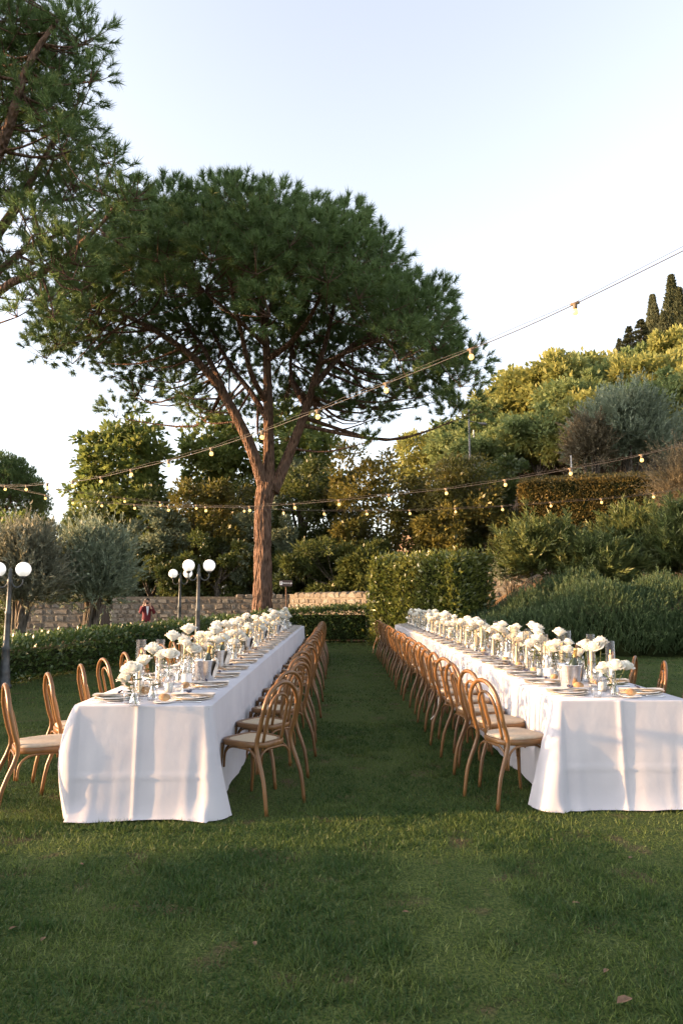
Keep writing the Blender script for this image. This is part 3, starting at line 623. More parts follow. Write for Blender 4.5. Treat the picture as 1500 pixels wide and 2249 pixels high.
hill = [(960, 1010, 62, 0, .8), (1010, 985, 58, 1, .8), (1075, 960, 52, 1, .85), (1130, 985, 46, 1, .8), (1060, 1010, 44, 1, .7), (1110, 920, 56, 0, .95), (1160, 900, 52, 0, 1.0), (1215, 880, 50, 0, 1.05), (1250, 870, 56, 0, 1.0), (1300, 872, 52, 1, 1.0), (1350, 872, 54, 0, 1.0), (1180, 970, 42, 1, .85), (1240, 960, 41, 0, .85), (1310, 930, 43, 0, .9), (1390, 880, 50, 0, 1.0), (1440, 870, 47, 0, 1.0), (1490, 860, 45, 0, 1.0), (1540, 850, 47, 0, 1.0), (1420, 845, 62, 1, .9), (1480, 815, 62, 0, .9), (1540, 790, 60, 0, 1.0), (1370, 845, 66, 1, .8), (1450, 900, 40, 1, .9), (1510, 900, 39, 0, .9), (1560, 880, 42, 0, 1), (1320, 850, 62, 0, .8), (1270, 900, 46, 1, .9), (1150, 940, 60, 0, .9)]
for i, (px, py, y, k, s) in enumerate(hill):
    c = gy(px, py+10, y)
    spawn(HT[k], 'yellow-green robinia tree on the wooded hillside' if k == 0 else 'cooler green robinia tree on the wooded hillside', 'tree', 'yellow-green hillside trees' if k == 0 else 'green hillside trees', loc=c, rz=i*1.7, sc=s*y/48*.92)
for i, (px, top, bot, y, t, lab) in enumerate([(1482, 612, 760, 78, 0, 'tallest dark cypress on the hilltop'), (1440, 655, 800, 80, 0, 'thin cypress beside the tallest one on the hilltop'), (1462, 690, 800, 76, 0, 'broad short cypress below the tallest one on the hilltop'), (1410, 697, 785, 74, 1, 'pointed fir on the hill, nearest the cypresses'), (1384, 712, 790, 73, 1, 'middle pointed fir of the hill cluster'), (1362, 740, 795, 72, 1, 'smallest pointed fir at the end of the hill cluster'), (1105, 858, 905, 66, 0, 'small lone cypress tip above the robinia trees'), (1500, 640, 780, 76, 0, 'dark cypress behind the tallest one on the hilltop')]):
    a = gy(px, bot, y); c = gy(px, top, y); h = c.z-a.z; s = h/9.4
    spawn(CY if t == 0 else FR, lab, 'tree', loc=a, rz=i, sc=(s*(1.5 if i in (0, 2, 7) else (1.7 if t else .8)), s*1.4, s))

# ------------------------------------------------------------------ stone wall
def stone_mesh(seed, m):
    rs = np.random.RandomState(seed); bm = bmesh.new()
    bmesh.ops.create_cube(bm, size=1); bmesh.ops.bevel(bm, geom=bm.edges[:], offset=.16, segments=1, affect='EDGES')
    for v in bm.verts: v.co += Vector(rs.normal(size=3)*.035)
    me = bpy.data.meshes.new('stone'); bm.to_mesh(me); bm.free(); me.materials.append(MATS[m]); return me
STM = [stone_mesh(200+i, ['stone', 'stone_pale', 'stone', 'stone_brown'][i % 4]) for i in range(12)]
def stone_wall(label, segs, seed, sw=.44, sh=.25, group=None):
    rs = np.random.RandomState(seed); root = bpy.data.objects.new('stone_wall', None); COL.objects.link(root)
    o0 = Vector((segs[0][0][0], segs[0][0][1], 0)); root.location = o0; tag(root, label, 'wall', group)
    mb = MB()
    for (a, b_, z0, z1, top) in segs:
        a = Vector((*a, 0)); b_ = Vector((*b_, 0)); t = b_-a; Ln = t.length; t.normalize(); ang = math.atan2(t.y, t.x); c = (a+b_)/2-o0
        mb.box((c.x, c.y, (z0+min(z1, top)+.03)/2), (Ln, .36, min(z1, top)+.03-z0), ang)
        z = z0
        while z < max(z1, top)-.08:
            hh = sh*(.7+.6*rs.rand()); s = -rs.rand()*.2
            while s < Ln:
                wd = sw*(.55+.9*rs.rand()); m_ = s+wd/2; tz = z1+(top-z1)*m_/Ln
                if z+hh*.6 < tz and m_ < Ln-.05 and m_ > .05:
                    p = a+t*m_-o0
                    st = ob('stone', STM[rs.randint(12)], root, (p.x, p.y, z+hh/2), ang+(math.pi if rs.rand() < .5 else 0)+rs.normal()*.02, (wd*(.86+.1*rs.rand()), .39+.07*rs.rand(), hh*(.80+.22*rs.rand())))
                    st.rotation_euler.y = rs.normal()*.07
                s += wd
            z += hh
    ob('mortar', mb.mesh('mortar', 'mortar', False), root)
stone_wall('long rubble stone wall behind the pine trunk and globe lamps', [((-9.7, 30), (-2.0, 30), .1, 1.50, 1.58), ((-2.0, 30), (1.9, 24.9), .0, 1.60, 1.78)], 300, .37, .215)
stone_wall('rubble stone wall beyond the olive trunks and gate', [((-14, 31), (-11.2, 31), -.1, 1.25, 1.25)], 301, .5, .27)
p0 = gy(1070, 1310, 27); p1 = gy(1160, 1290, 26)
stone_wall('sunlit rubble wall between clipped hedge and oleanders', [((p0.x-.6, 27), (p1.x+2.2, 25.6), 1.2, 2.75, 3.0)], 302, .5, .27)
# dark retaining kerb wall between hedge and rosemary
mb = MB(); a = gy(1035, 1345, 20.5); b2 = gy(1210, 1305, 22)
for i in range(5):
    q = Vector((a.x+.3, 20.2, 0)).lerp(Vector((b2.x+.6, 22, 0)), (i+.5)/5); hh = 1.1+.9*(i+.5)/5
    mb.box((q.x-a.x, q.y-20.2, hh/2-.1), (.62, .3, hh), math.atan2(1.8, b2.x-a.x+.3))
o = ob('retaining_wall', mb.mesh('retaining_wall', 'concrete_dark', False), None, (a.x, 20.2, 0)); tag(o, 'dark stepped retaining wall behind the rosemary end', 'wall')
# wooden gate with posts left of the stone wall
root = bpy.data.objects.new('wooden_gate', None); COL.objects.link(root); root.location = (-11.0, 30.2, -.2); tag(root, 'dark board gate between the olive tree and the stone wall', 'gate')
bmsh = MB().box((0, 0, .7), (.125, .03, 1.4)).mesh('board', 'gate_wood', False)
for i in range(9): ob('board', bmsh, root, (.12+i*.135, 0, 0))
psh = MB().box((0, 0, .8), (.12, .12, 1.6)).box((0, 0, 1.62), (.15, .15, .05)).mesh('post', 'rust', False)
ob('post', psh, root, (1.36, 0, 0)); ob('post', psh, root, (-.02, 0, 0))
for zz in (.35, 1.1): ob('rail', MB().box((.66, .035, zz), (1.25, .04, .09)).mesh('rail', 'gate_wood', False), root)

# ------------------------------------------------------------------ globe lamps
def globe_lamp(label, loc, ztop, rz=0, arm=.21, gr=.125, group='two-globe garden lamps'):
    root = bpy.data.objects.new('globe_lamp', None); COL.objects.link(root); root.location = loc; root.rotation_euler = (0, 0, rz); tag(root, label, 'lamp', group)
    H = ztop
    mb = MB().lathe([(0, 0), (.12, 0), (.12, .05), (.10, .07), (.085, .25), (.09, .30), (.075, .33), (.06, .62), (.07, .66), (.05, .70), (.045, 1.2), (.052, 1.22), (.052, 1.26), (.040, 1.28), (.034, H-.28), (.045, H-.26), (.045, H-.20), (.03, H-.16), (.042, H-.12), (.03, H-.08), (.02, H-.05), (.028, H-.03), (0, H+.02)], 14)
    ob('pole', mb.mesh('pole', 'lamp_metal'), root)
    for s in (-1, 1):
        p = smooth_path([(s*.03, 0, H-.24), (s*.08, 0, H-.31), (s*.15, 0, H-.32), (s*.205, 0, H-.26), (s*arm, 0, H-.17)], 4)
        am = MB().tube(p, .013, 8); am.lathe([(0, -.18), (.03, -.18), (.05, -.15), (.055, -.13), (0, -.13)], 12, (s*arm, 0, H))
        ao = ob('arm', am.mesh('arm', 'lamp_metal'), root)
        ob('globe', MB().sphere((s*arm, 0, H-.02), gr, 24, 16).mesh('globe', 'globe'), ao)
    return root
c = gz(9, 1512, 0); gl = gy(42, 1248, c.y)
globe_lamp('two-globe garden lamp in front of hedge, beside the sunlit olive', (c.x, c.y, 0), gl.z, 0.05)
c = gy(437, 1262, 14.2); globe_lamp('two-globe garden lamp between table and hedge, in front of the pine', (c.x, 14.2, 0), gy(416, 1240, 14.2).z, .1)
c = gy(397, 1262, 19.2); globe_lamp('two-globe garden lamp standing behind the hedge, beside the burgundy jacket man', (c.x, 19.2, gh(c.x, 19.2)), gy(378, 1258, 19.2).z-gh(c.x, 19.2), -.1)

# ------------------------------------------------------------------ parking sign
c = gy(625, 1283, 22); s0 = gy(612, 1283, 22)
root = bpy.data.objects.new('parking_sign', None); COL.objects.link(root); root.location = (c.x, 22.6, 0); tag(root, 'brown PARKING arrow sign on thin post beside the pine trunk', 'sign')
ob('post', MB().tube([(.05, 0, -.1), (.03, 0, .9), (.0, 0, c.z+.1)], .022, 8).mesh('post', 'rust'), root)
bd = ob('board', MB().box((0, -.03, c.z+.04), (.42, .02, .20)).mesh('board', 'sign_board', False), root)
def text_mesh(name, txt, size, m):
    cu = bpy.data.curves.new(name, 'FONT'); cu.body = txt; cu.size = size; cu.align_x = 'CENTER'; cu.align_y = 'CENTER'; cu.extrude = .002
    t = bpy.data.objects.new(name, cu); COL.objects.link(t); dg = bpy.context.evaluated_depsgraph_get()
    me = bpy.data.meshes.new_from_object(t.evaluated_get(dg)); bpy.data.objects.remove(t); me.materials.clear(); me.materials.append(MATS[m]); return me
t = ob('lettering', text_mesh('lettering', 'PARKING', .062, 'sign_white'), bd, (.01, -.043, c.z+.04)); t.rotation_euler = (math.pi/2, 0, 0)
pan = ob('panel', MB().box((-.155, -.042, c.z+.04), (.085, .004, .11)).mesh('panel', 'sign_white', False), bd)
t = ob('letter', text_mesh('letter', 'P', .10, 'sign_board'), bd, (-.155, -.0465, c.z+.04)); t.rotation_euler = (math.pi/2, 0, 0)
am = MB().add([(.145, -.044, -.008), (.175, -.044, -.008), (.175, -.044, .008), (.145, -.044, .008)], [(0, 1, 2, 3)]).add([(.165, -.0445, -.045), (.20, -.0445, 0), (.165, -.0445, .045), (.175, -.0445, 0)], [(0, 1, 2, 3)])
ob('arrow', am.mesh('arrow', 'sign_white', False), bd, (0, 0, c.z+.04))

# ------------------------------------------------------------------ street furniture far behind
def street_lamp(label, px, top, bot, y, m='pole_grey', arm=True, r=.07, cat='street lamp', name='street_lamp'):
    a = gy(px, bot, y); c = gy(px, top, y); h = c.z-a.z+2.5
    root = bpy.data.objects.new(name, None); COL.objects.link(root); root.location = (a.x, y, a.z-2.5); tag(root, label, cat)
    ob('pole', MB().tube([(0, 0, 0), (0, 0, h*.5), (0, 0, h)], [r, r*.85, r*.6], 8).mesh('pole', m), root)
    if arm:
        za = gy(px, 925, y).z-a.z+2.5
        ob('arm', MB().tube([(0, 0, za), (.35, 0, za-.06), (.6, 0, za-.12)], .03, 6).mesh('arm', m), root)
        ob('lamp_head', MB().sphere((.72, 0, za-.16), (.26, .14, .09), 12, 8).mesh('lamp_head', m), root)
    return root
street_lamp('grey street lamp with short arm in front of the robinia trees', 1032, 898, 1035, 36)
street_lamp('pale utility pole just behind the grey street lamp', 1041, 945, 1005, 44, 'pole_pale', False, .09, 'pole', 'utility_pole')
street_lamp('thin pale pole far down the hill edge', 953, 975, 1010, 70, 'pole_pale', False, .07, 'pole', 'utility_pole')
street_lamp('short white post standing behind the terrace hedge', 1255, 1000, 1050, 31, 'pole_pale', False, .05, 'pole', 'utility_pole')
c = gy(97, 1140, 44); root = bpy.data.objects.new('street_lamp', None); COL.objects.link(root); root.location = (c.x-1.3, 44, -.3); tag(root, 'distant street lamp head under the far umbrella pine', 'street lamp')
ob('pole', MB().tube([(0, 0, 0), (0, 0, c.z+.1)], .05, 8).mesh('pole', 'pole_grey'), root); ob('arm', MB().tube([(0, 0, c.z+.1), (1.1, 0, c.z+.35)], .03, 6).mesh('arm', 'pole_grey'), root)
ob('lamp_head', MB().sphere((1.3, 0, c.z+.33), (.28, .14, .09), 12, 8).mesh('lamp_head', 'pole_grey'), root)

# ------------------------------------------------------------------ string lights
BULB = MB().lathe([(0, -.098), (.012, -.096), (.022, -.087), (.0255, -.073), (.023, -.057), (.015, -.045), (.012, -.04)], 12).mesh('bulb', 'bulb')
SOCK = MB().lathe([(0, -.048), (.016, -.048), (.019, -.02), (.019, .005), (.012, .012), (0, .014)], 10).box((0, 0, .005), (.075, .016, .02)).mesh('socket', 'socket')
def string_light(label, pix, X0, Y0, bx, ey, spacing_far=0):
    root = bpy.data.objects.new('string_light', None); COL.objects.link(root)
    pts = []
    for t_, (px, py) in pix:
        yy = Y0+ey*t_; q = gy(px, py, yy); pts.append(q)
    root.location = pts[0]; tag(root, label, 'string light', 'festoon string lights over the tables')
    rp = [q-pts[0] for q in pts]
    first = rp[0]+(rp[0]-rp[1])*2+Vector((0, 0, .12)); last = rp[-1]+(rp[-1]-rp[-2])*2+Vector((0, 0, .05))
    cb = smooth_path([first]+rp+[last], 5); mb = MB().tube(cb, .0045, 6)
    up = [q+Vector((0, 0, .020*abs(math.sin(math.pi*i/5)))) for i, q in enumerate(cb)]
    ob('cable', mb.mesh('cable', 'cable'), root); ob('support_wire', MB().tube([q+Vector((0, 0, .016)) for q in up], .0022, 5).mesh('support_wire', 'cable'), root)
    for i, q in enumerate(rp):
        d = rp[min(i+1, len(rp)-1)]-rp[max(i-1, 0)]
        s = ob('socket', SOCK, root, q, math.atan2(d.y, d.x)); ob('bulb', BULB, s)
string_light('steepest string of festoon bulbs, rising in front of the pine crown', list(enumerate([(1262, 668), (1034, 768), (848, 843), (698, 902), (576, 948), (465, 985), (371, 1012), (289, 1032), (223, 1048), (161, 1058), (105, 1063), (59, 1067), (13, 1067)])), 0, 5.5, 0, .658)
string_light('middle string of festoon bulbs, crossing the pine trunk and terrace hedge', list(enumerate([(1408, 1000), (1252, 1030), (1109, 1055), (980, 1074), (855, 1087), (745, 1099), (648, 1107), (549, 1113), (453, 1114), (371, 1113), (297, 1109), (225, 1104), (161, 1098), (101, 1088)])), 0, 9.5, 0, .473)
string_light('lowest, farthest string of festoon bulbs in front of the oleanders', list(enumerate([(1434, 1084), (1320, 1096), (1209, 1104), (1103, 1112), (1000, 1117), (900, 1121), (806, 1122), (712, 1122), (623, 1120), (537, 1116), (432, 1110), (353, 1103), (275, 1095)])), 0, 13.6, 0, .206)

# ------------------------------------------------------------------ banquet tables and cloths
TZ = .75
TL = dict(x0=-1.82, x1=-.88, y0=4.86, y1=18.2, name='low-hedge table')
TR = dict(x0=1.58, x1=2.54, y0=5.08, y1=19.1, name='rosemary-side table')
def table(T, label):
    root = bpy.data.objects.new('banquet_table', None); COL.objects.link(root); root.location = ((T['x0']+T['x1'])/2, T['y0'], 0); tag(root, label, 'table')
    W = T['x1']-T['x0']; Ln = T['y1']-T['y0']
    n_ = 6; seg = Ln/n_
    for i in range(n_):
        ob('tabletop', MB().box((0, seg*(i+.5), TZ-.03), (W-.02, seg-.006, .035)).mesh('tabletop', 'gate_wood', False), root)
        for sx in (-1, 1):
            for yy in (.12, seg-.12):
                ob('leg', MB().tube([(sx*(W/2-.14), seg*i+yy, 0), (sx*(W/2-.14), seg*i+yy, TZ-.048)], .016, 8).mesh('leg', 'lamp_metal'), root)
table(TL, 'long banquet table under white cloths beside the low hedge')
table(TR, 'long banquet table under white cloths beside the rosemary bank')
def cloth(T, ya, yb, label, seed, front=False, back=False, zoff=0, corner=None):
    rs = np.random.RandomState(seed); x0, x1 = T['x0'], T['x1']; ds = .016 if front else .03; rc = .045
    # perimeter samples: position, outward normal, corner weights
    paths = []
    def straight(p, q):
        p = np.array(p, float); q = np.array(q, float); n_ = max(2, int(np.linalg.norm(q-p)/ds)); t = np.linspace(0, 1, n_, endpoint=False)[:, None]
        d = (q-p)/np.linalg.norm(q-p); nn = np.array([d[1], -d[0]])
        return p+(q-p)*t, np.repeat(nn[None], n_, 0)
    def arc(c, a0, a1):
        a = np.linspace(a0, a1, 9, endpoint=False); nn = np.stack([np.cos(a), np.sin(a)], -1); return np.array(c)+rc*nn, nn
    PI = math.pi
    if front: parts = [straight((x0, yb), (x0, ya+rc)), arc((x0+rc, ya+rc), PI, 1.5*PI), straight((x0+rc, ya), (x1-rc, ya)), arc((x1-rc, ya+rc), 1.5*PI, 2*PI), straight((x1, ya+rc), (x1, yb))]
    elif back: parts = [straight((x1, ya), (x1, yb-rc)), arc((x1-rc, yb-rc), 0, .5*PI), straight((x1-rc, yb), (x0+rc, yb)), arc((x0+rc, yb-rc), .5*PI, PI), straight((x0, yb-rc), (x0, ya))]
    else: parts = None
    V = []; Fc = []
    def skirt(pos, nrm, reverse=False):
        N = len(pos); s = np.concatenate([[0], np.cumsum(np.linalg.norm(np.diff(pos, axis=0), axis=1)+1e-4)])
        # corner arc: give it extra length so folds spread
        M = 34; tt = np.concatenate([[0, .012, .03], np.linspace(.06, 1, M-3)]); base = len(V)
        cl = np.exp(-((pos[:, 0]-x0)**2+(pos[:, 1]-ya)**2)/.18**2) if front else np.zeros(N)
        cr = np.exp(-((pos[:, 0]-x1)**2+(pos[:, 1]-ya)**2)/.18**2) if front else np.zeros(N)
        sx_ = .15+.85*np.abs(nrm[:, 0]); cl = cl*sx_; cr = cr*sx_
        ff = .5*np.sin(s*6.3+seed)+.35*np.sin(s*13.7+2*seed)+.3*(vnoise(np.stack([s*3, s*0+seed, s*0], -1))-.5)*2
        fine = (vnoise(np.stack([s*14, s*0+seed, s*0+4], -1))-.5)
        hem = .018*(vnoise(np.stack([s*4, s*0+9, s*0+seed], -1)))
        isf = (np.abs(nrm[:, 1]) > .9)
        amp = np.where(isf, .013, .014)
        for j, t in enumerate(tt):
            drop = t*(TZ+.0); z = TZ+zoff+.004-drop
            o_ = .004+zoff+.022*min(1, t*3)*t+amp*ff*t**1.2+.006*fine*t
            if corner:
                bl, fr, fl = corner
                o_ = o_+cl*bl*.8*math.sin(math.pi*min(1, t*.92)**.8)+cr*fr*t**1.25+cl*fl*t**1.1+cl*.022*t*np.sin(s*34)+cr*.030*t*np.sin(s*31+1)+(cl+cr)*.018*t*np.sin(s*58+2*t)
            # ironed creases and bunching towards the hem
            if front:
                xm = (x0+x1)/2-.02
                o_ = o_+isf*.011*np.exp(-((pos[:, 0]-xm)/.014)**2)+isf*.006*np.exp(-((t-.62)/.018)**2)
                bun = np.clip((t-.80)/.2, 0, 1)**2
                o_ = o_+isf*bun*(.045*vnoise(np.stack([s*5, s*0+1.5, s*0+seed], -1))+.01)
            o_ = o_+(~isf)*.004*math.exp(-((t-.40)/.012)**2)
            o_ = o_+.012*(vnoise(np.stack([pos[:, 0]*3+pos[:, 1]*3, np.full(N, z*3.), s*0+seed], -1))-.5)*t
            zz = np.maximum(z+(hem if t > .97 else 0), .012+hem*.5)
            q = np.stack([pos[:, 0]+nrm[:, 0]*o_, pos[:, 1]+nrm[:, 1]*o_, np.full(N, 1.)*zz], -1)
            V.extend(map(tuple, q))
        for j in range(M-1):
            for k in range(N-1): Fc.append((base+j*N+k, base+(j+1)*N+k, base+(j+1)*N+k+1, base+j*N+k+1))
        return [base+k for k in range(N)]
    if parts:
        pos = np.concatenate([p for p, _ in parts]+[[[parts[-1][0][-1][0], yb if front else ya]]]); nrm = np.concatenate([q for _, q in parts]+[parts[-1][1][-1:]])
        ring = skirt(pos, nrm)
        Fc.append(tuple(ring))
    else:
        pl, nl_ = straight((x0, yb), (x0, ya)); pr, nr_ = straight((x1, ya), (x1, yb))
        r1 = skirt(np.concatenate([pl, [[x0, ya]]]), np.concatenate([nl_, nl_[-1:]])); r2 = skirt(np.concatenate([pr, [[x1, yb]]]), np.concatenate([nr_, nr_[-1:]]))
        Fc.append(tuple(r1+r2))
    c = Vector(((x0+x1)/2, ya, 0)); Vv = [(a-c.x, b_-c.y, z) for a, b_, z in V]
    o = ob('tablecloth', mk('tablecloth', Vv, Fc, 'cloth'), None, c); tag(o, label, 'tablecloth', 'white tablecloths on the banquet tables'); return o
for T, sd_, cn in ((TL, 3, (.10, .10, 0)), (TR, 5, (.0, .12, .20))):
    a, b_ = T['y0'], T['y1']; q = (b_-a)/3
    nm = T['name']
    cloth(T, a, a+q+.05, 'white cloth over the open lawn end of the '+nm+', draped to the grass', sd_, front=True, zoff=.004, corner=cn)
    cloth(T, a+q, a+2*q+.05, 'white cloth over the middle of the '+nm, sd_+10, zoff=.002)
    cloth(T, a+2*q, b_, 'white cloth over the far hedge end of the '+nm, sd_+20, back=True, zoff=0)
TT = TZ+.0095          # height of the cloth's upper face

# ------------------------------------------------------------------ bentwood chairs (front = +x)
def hoop(yo, zs, zt, xb, xt, foot=None, n=9):
    """one bent rod: up one side, round arch, down the other"""
    left = []
    if foot: left += [(foot[0], -foot[1], 0), (foot[0]+.035, -foot[1]+.004, .22)]
    left += [(xb, -yo, zs), (xb-.03, -yo*1.0, zs+.14), (xt+.025, -yo*.98, zt-yo*1.05)]
    arch = [(xt+.02*(1-math.sin(a)), -yo*.98*math.cos(a), zt-yo*1.05+yo*1.05*math.sin(a)) for a in np.linspace(.25, math.pi-.25, n)]
    right = [(x, -y, z) for x, y, z in reversed(left)]
    return smooth_path(left+arch+right, 3)
outer = hoop(.185, .44, .885, -.195, -.275, foot=(-.315, .205))
inner = hoop(.098, .455, .80, -.175, -.255)
def chair_tpl(pad):
    om = MB().tube(outer, [.0135+.003*min(1, max(0, p.z)/.4) for p in outer], 9).mesh('back_hoop', 'wood')
    im = MB().tube(inner, .0115, 8).mesh('inner_hoop', 'wood')
    # seat ring: rounded trapezoid
    def outline(k, m=40):
        o_ = []
        for i in range(m):
            a = 2*math.pi*i/m; ca, sa = math.cos(a), math.sin(a); e = 2/3.4
            x = .205*math.copysign(abs(ca)**e, ca)*k; y = .205*math.copysign(abs(sa)**e, sa)*k
            y *= (.90+.10*(x/.2)); o_.append((x, y))
        return o_
    def ringm(ko, ki, z0, z1):
        mb = MB(); A = outline(ko); B = outline(ki); m = len(A); b_ = .006
        L = [[(x*.985, y*.985, z0) for x, y in A], [(x, y, z0+b_) for x, y in A], [(x, y, z1-b_) for x, y in A], [(x*.98, y*.98, z1) for x, y in A], [(x, y, z1) for x, y in B], [(x, y, z0) for x, y in B]]
        V = [v for r_ in L for v in r_]; n_ = len(L); F = []
        for j in range(n_):
            for k in range(m): F.append((j*m+k, j*m+(k+1) % m, ((j+1) % n_)*m+(k+1) % m, ((j+1) % n_)*m+k))
        return mb.add(V, F)
    sm = ringm(1.0, .80, .425, .462).mesh('seat_frame', 'wood')
    P = outline(.82); V = [(x, y, .459-.004*0) for x, y in P]+[(x*.6, y*.6, .456) for x, y in P]+[(0, 0, .455)]; m = len(P)
    F = [(k, (k+1) % m, m+(k+1) % m, m+k) for k in range(m)]+[(m+k, m+(k+1) % m, 2*m) for k in range(m)]
    if pad:
        P2 = outline(.93); lay = [(1, .463), (1.02, .470), (1.0, .480), (.93, .4855), (.6, .488)]
        V = [(x*k_, y*k_, z) for k_, z in lay for x, y in P2]+[(0, 0, .489)]; m = len(P2); F = []
        for j in range(len(lay)-1):
            for k in range(m): F.append((j*m+k, j*m+(k+1) % m, (j+1)*m+(k+1) % m, (j+1)*m+k))
        F += [((len(lay)-1)*m+k, (len(lay)-1)*m+(k+1) % m, len(lay)*m) for k in range(m)]
    cm = mk('seat_pad' if pad else 'cane_seat', V, F, 'pad' if pad else 'cane')
    ch = [('back_hoop', om, []), ('inner_hoop', im, []), ('seat_frame', sm, []), ('seat_pad' if pad else 'cane_seat', cm, [])]
    for s in (-1, 1):
        p = smooth_path([(.17, s*.165, .43), (.178, s*.172, .30), (.185, s*.18, .15), (.205, s*.192, 0)], 4)
        ch.append(('leg', MB().tube(p, list(np.linspace(.0175, .0115, len(p))), 8).mesh('leg', 'wood'), []))
    # bent braces under the seat, leg to leg
    lg = [(.172, .165), (.172, -.165), (-.21, -.185), (-.21, .185)]
    for i in range(4):
        a = Vector((*lg[i], 0)); b_ = Vector((*lg[(i+1) % 4], 0)); zs = (.26, .36, .412, .418, .412, .36, .26); us = (.03, .06, .22, .5, .78, .94, .97)
        p = smooth_path([(*(a.lerp(b_, u)*.96).xy, z) for u, z in zip(us, zs)], 3); ch.append(('brace', MB().tube(p, .0085, 6).mesh('brace', 'wood'), []))
    return ('bentwood_chair', None, ch)
CH_C = chair_tpl(False); CH_P = chair_tpl(True)
random.seed(4)
def chairs(x, y0, dy, n_, ang, tpl, side, T, grp, desc):
    for i in range(n_):
        yy = y0+dy*i+random.uniform(-.03, .03)
        if abs((x*1500/yy)) > 900 and i > 0: continue
        spawn(tpl, f'{ORD[i]} {desc} from lawn end, {side} of {T["name"]}', 'chair', grp, loc=(x+random.uniform(-.025, .025), yy, 0), rz=R(ang+random.uniform(-7, 7)))
NL_, NR_ = 19, 23; DL, DR = .69, .597; YL, YR = 5.27, 5.45
chairs(-.60, YL+.02, DL, NL_, 145, CH_C, 'aisle side', TL, 'cane chairs along the aisle side of the low-hedge table', 'bentwood cane chair')
chairs(-2.12, YL-.15, DL, NL_, 35, CH_P, 'hedge side', TL, 'padded chairs along the hedge side of the low-hedge table', 'sunlit bentwood chair')
chairs(1.33, YR-.08, DR, NR_, 20, CH_P, 'aisle side', TR, 'padded chairs along the aisle side of the rosemary-side table', 'padded bentwood chair')
chairs(2.84, YR+.1, DR, NR_, 157, CH_P, 'rosemary side', TR, 'padded chairs along the rosemary side of the rosemary-side table', 'padded bentwood chair')
tie = MB().tube(smooth_path([(0, 0, .47), (-.03, .01, .40), (-.05, 0, .27), (-.12, .01, .18)], 4), .006, 5).mesh('cushion_tie', 'napkin')
ob('cushion_tie', tie, None, (1.13, YR+DR*4-.2, 0)); tag(bpy.data.objects['cushion_tie'], 'cream cushion tie hanging from a padded aisle chair', 'ribbon')

# ------------------------------------------------------------------ tableware
def lathe(name, prof, m, n_=24): return MB().lathe(prof, n_).mesh(name, m)
CHARG = lathe('charger_plate', [(0, .001), (.10, .001), (.155, .010), (.156, .013), (.152, .013), (.10, .006), (0, .006)], 'charger', 32)
PLATE = lathe('dinner_plate', [(0, .007), (.085, .007), (.095, .012), (.133, .021), (.134, .024), (.130, .024), (.092, .017), (0, .014)], 'china', 32)
SPL = lathe('side_plate', [(0, .001), (.05, .001), (.078, .010), (.079, .013), (.075, .012), (.05, .006), (0, .005)], 'china', 24)
def napkin_mesh(seed):
    rs = np.random.RandomState(seed); V = []; F = []; nx_, ny_ = 14, 6
    for lay in range(3):
        b_ = len(V)
        for i in range(nx_+1):
            for j in range(ny_+1):
                u = i/nx_*2-1; v = j/ny_*2-1; pinch = .35+.65*min(1, abs(u-.15)*1.8)
                V.append((.16*u, .055*v*pinch*(1-.08*lay), .024+lay*.006+.010*(1-pinch)*(1-v*v)+.005*vnoise(np.array([u*3+seed, v*3., lay*2.]))))
        for i in range(nx_):
            for j in range(ny_): a = b_+i*(ny_+1)+j; F.append((a, a+ny_+1, a+ny_+2, a+1))
    return mk('napkin', V, F, 'napkin')
bow = MB()
for s in (-1, 1):
    bow.tube(smooth_path([(0, 0, 0), (s*.012, .02, .012), (s*.006, .045, .010), (-s*.004, .03, .004), (0, 0, 0)], 3), .0045, 5) if s > 0 else bow.tube(smooth_path([(0, 0, 0), (.012, -.02, .012), (.006, -.045, .010), (-.004, -.03, .004), (0, 0, 0)], 3), .0045, 5)
bow.sphere((0, 0, .004), .008, 8, 6)
BOW = bow.mesh('ribbon', 'ribbon')
for v in BOW.vertices: v.co = v.co+Vector((.024, 0, .046))
NAPS = [('napkin', napkin_mesh(s), [('ribbon', BOW, [])]) for s in (1, 2, 3)]
def fork():
    mb = MB().tube([(0, -.10, .004), (0, -.02, .006), (0, .02, .008), (0, .045, .007)], [.005, .003, .003, .008], 6)
    for k in (-1.5, -.5, .5, 1.5): mb.tube([(k*.0045, .043, .007), (k*.0048, .075, .006), (k*.0045, .10, .009)], .0015, 4)
    return mb.mesh('fork', 'silver')
FORK = fork()
KNIFE = MB().tube([(0, -.11, .005), (0, -.03, .006), (0, 0, .005)], [.006, .006, .004], 6).add([(-.006, 0, .004), (.008, 0, .004), (.009, .07, .004), (.002, .11, .004), (-.006, .08, .004), (-.006, 0, .0065), (.008, 0, .0055), (.009, .07, .0055), (.002, .11, .005), (-.006, .08, .0065)], [(4, 3, 2, 1, 0), (5, 6, 7, 8, 9), (0, 1, 6, 5), (1, 2, 7, 6), (2, 3, 8, 7), (3, 4, 9, 8), (4, 0, 5, 9)]).mesh('knife', 'silver')
def wine(h, r, name='wine_glass'):
    s = h*.45
    prof = [(.034, .001), (.034, .003), (.010, .006), (.004, .012), (.0035, s), (.012, s+.006), (r*.75, s+.03), (r, s+.06), (r*.95, s+(h-s)*.75), (r*.78, h), (r*.76, h), (r*.92, s+(h-s)*.75), (r*.97, s+.06), (r*.72, s+.032), (.009, s+.010)]
    return lathe(name, prof, 'glass', 20)
WG1 = wine(.225, .046); WG2 = wine(.195, .038)
TUM = lathe('water_tumbler', [(0, .001), (.030, .001), (.036, .02), (.040, .05), (.037, .088), (.0355, .088), (.0385, .05), (.034, .02), (.028, .006), (0, .006)], 'glass', 20)
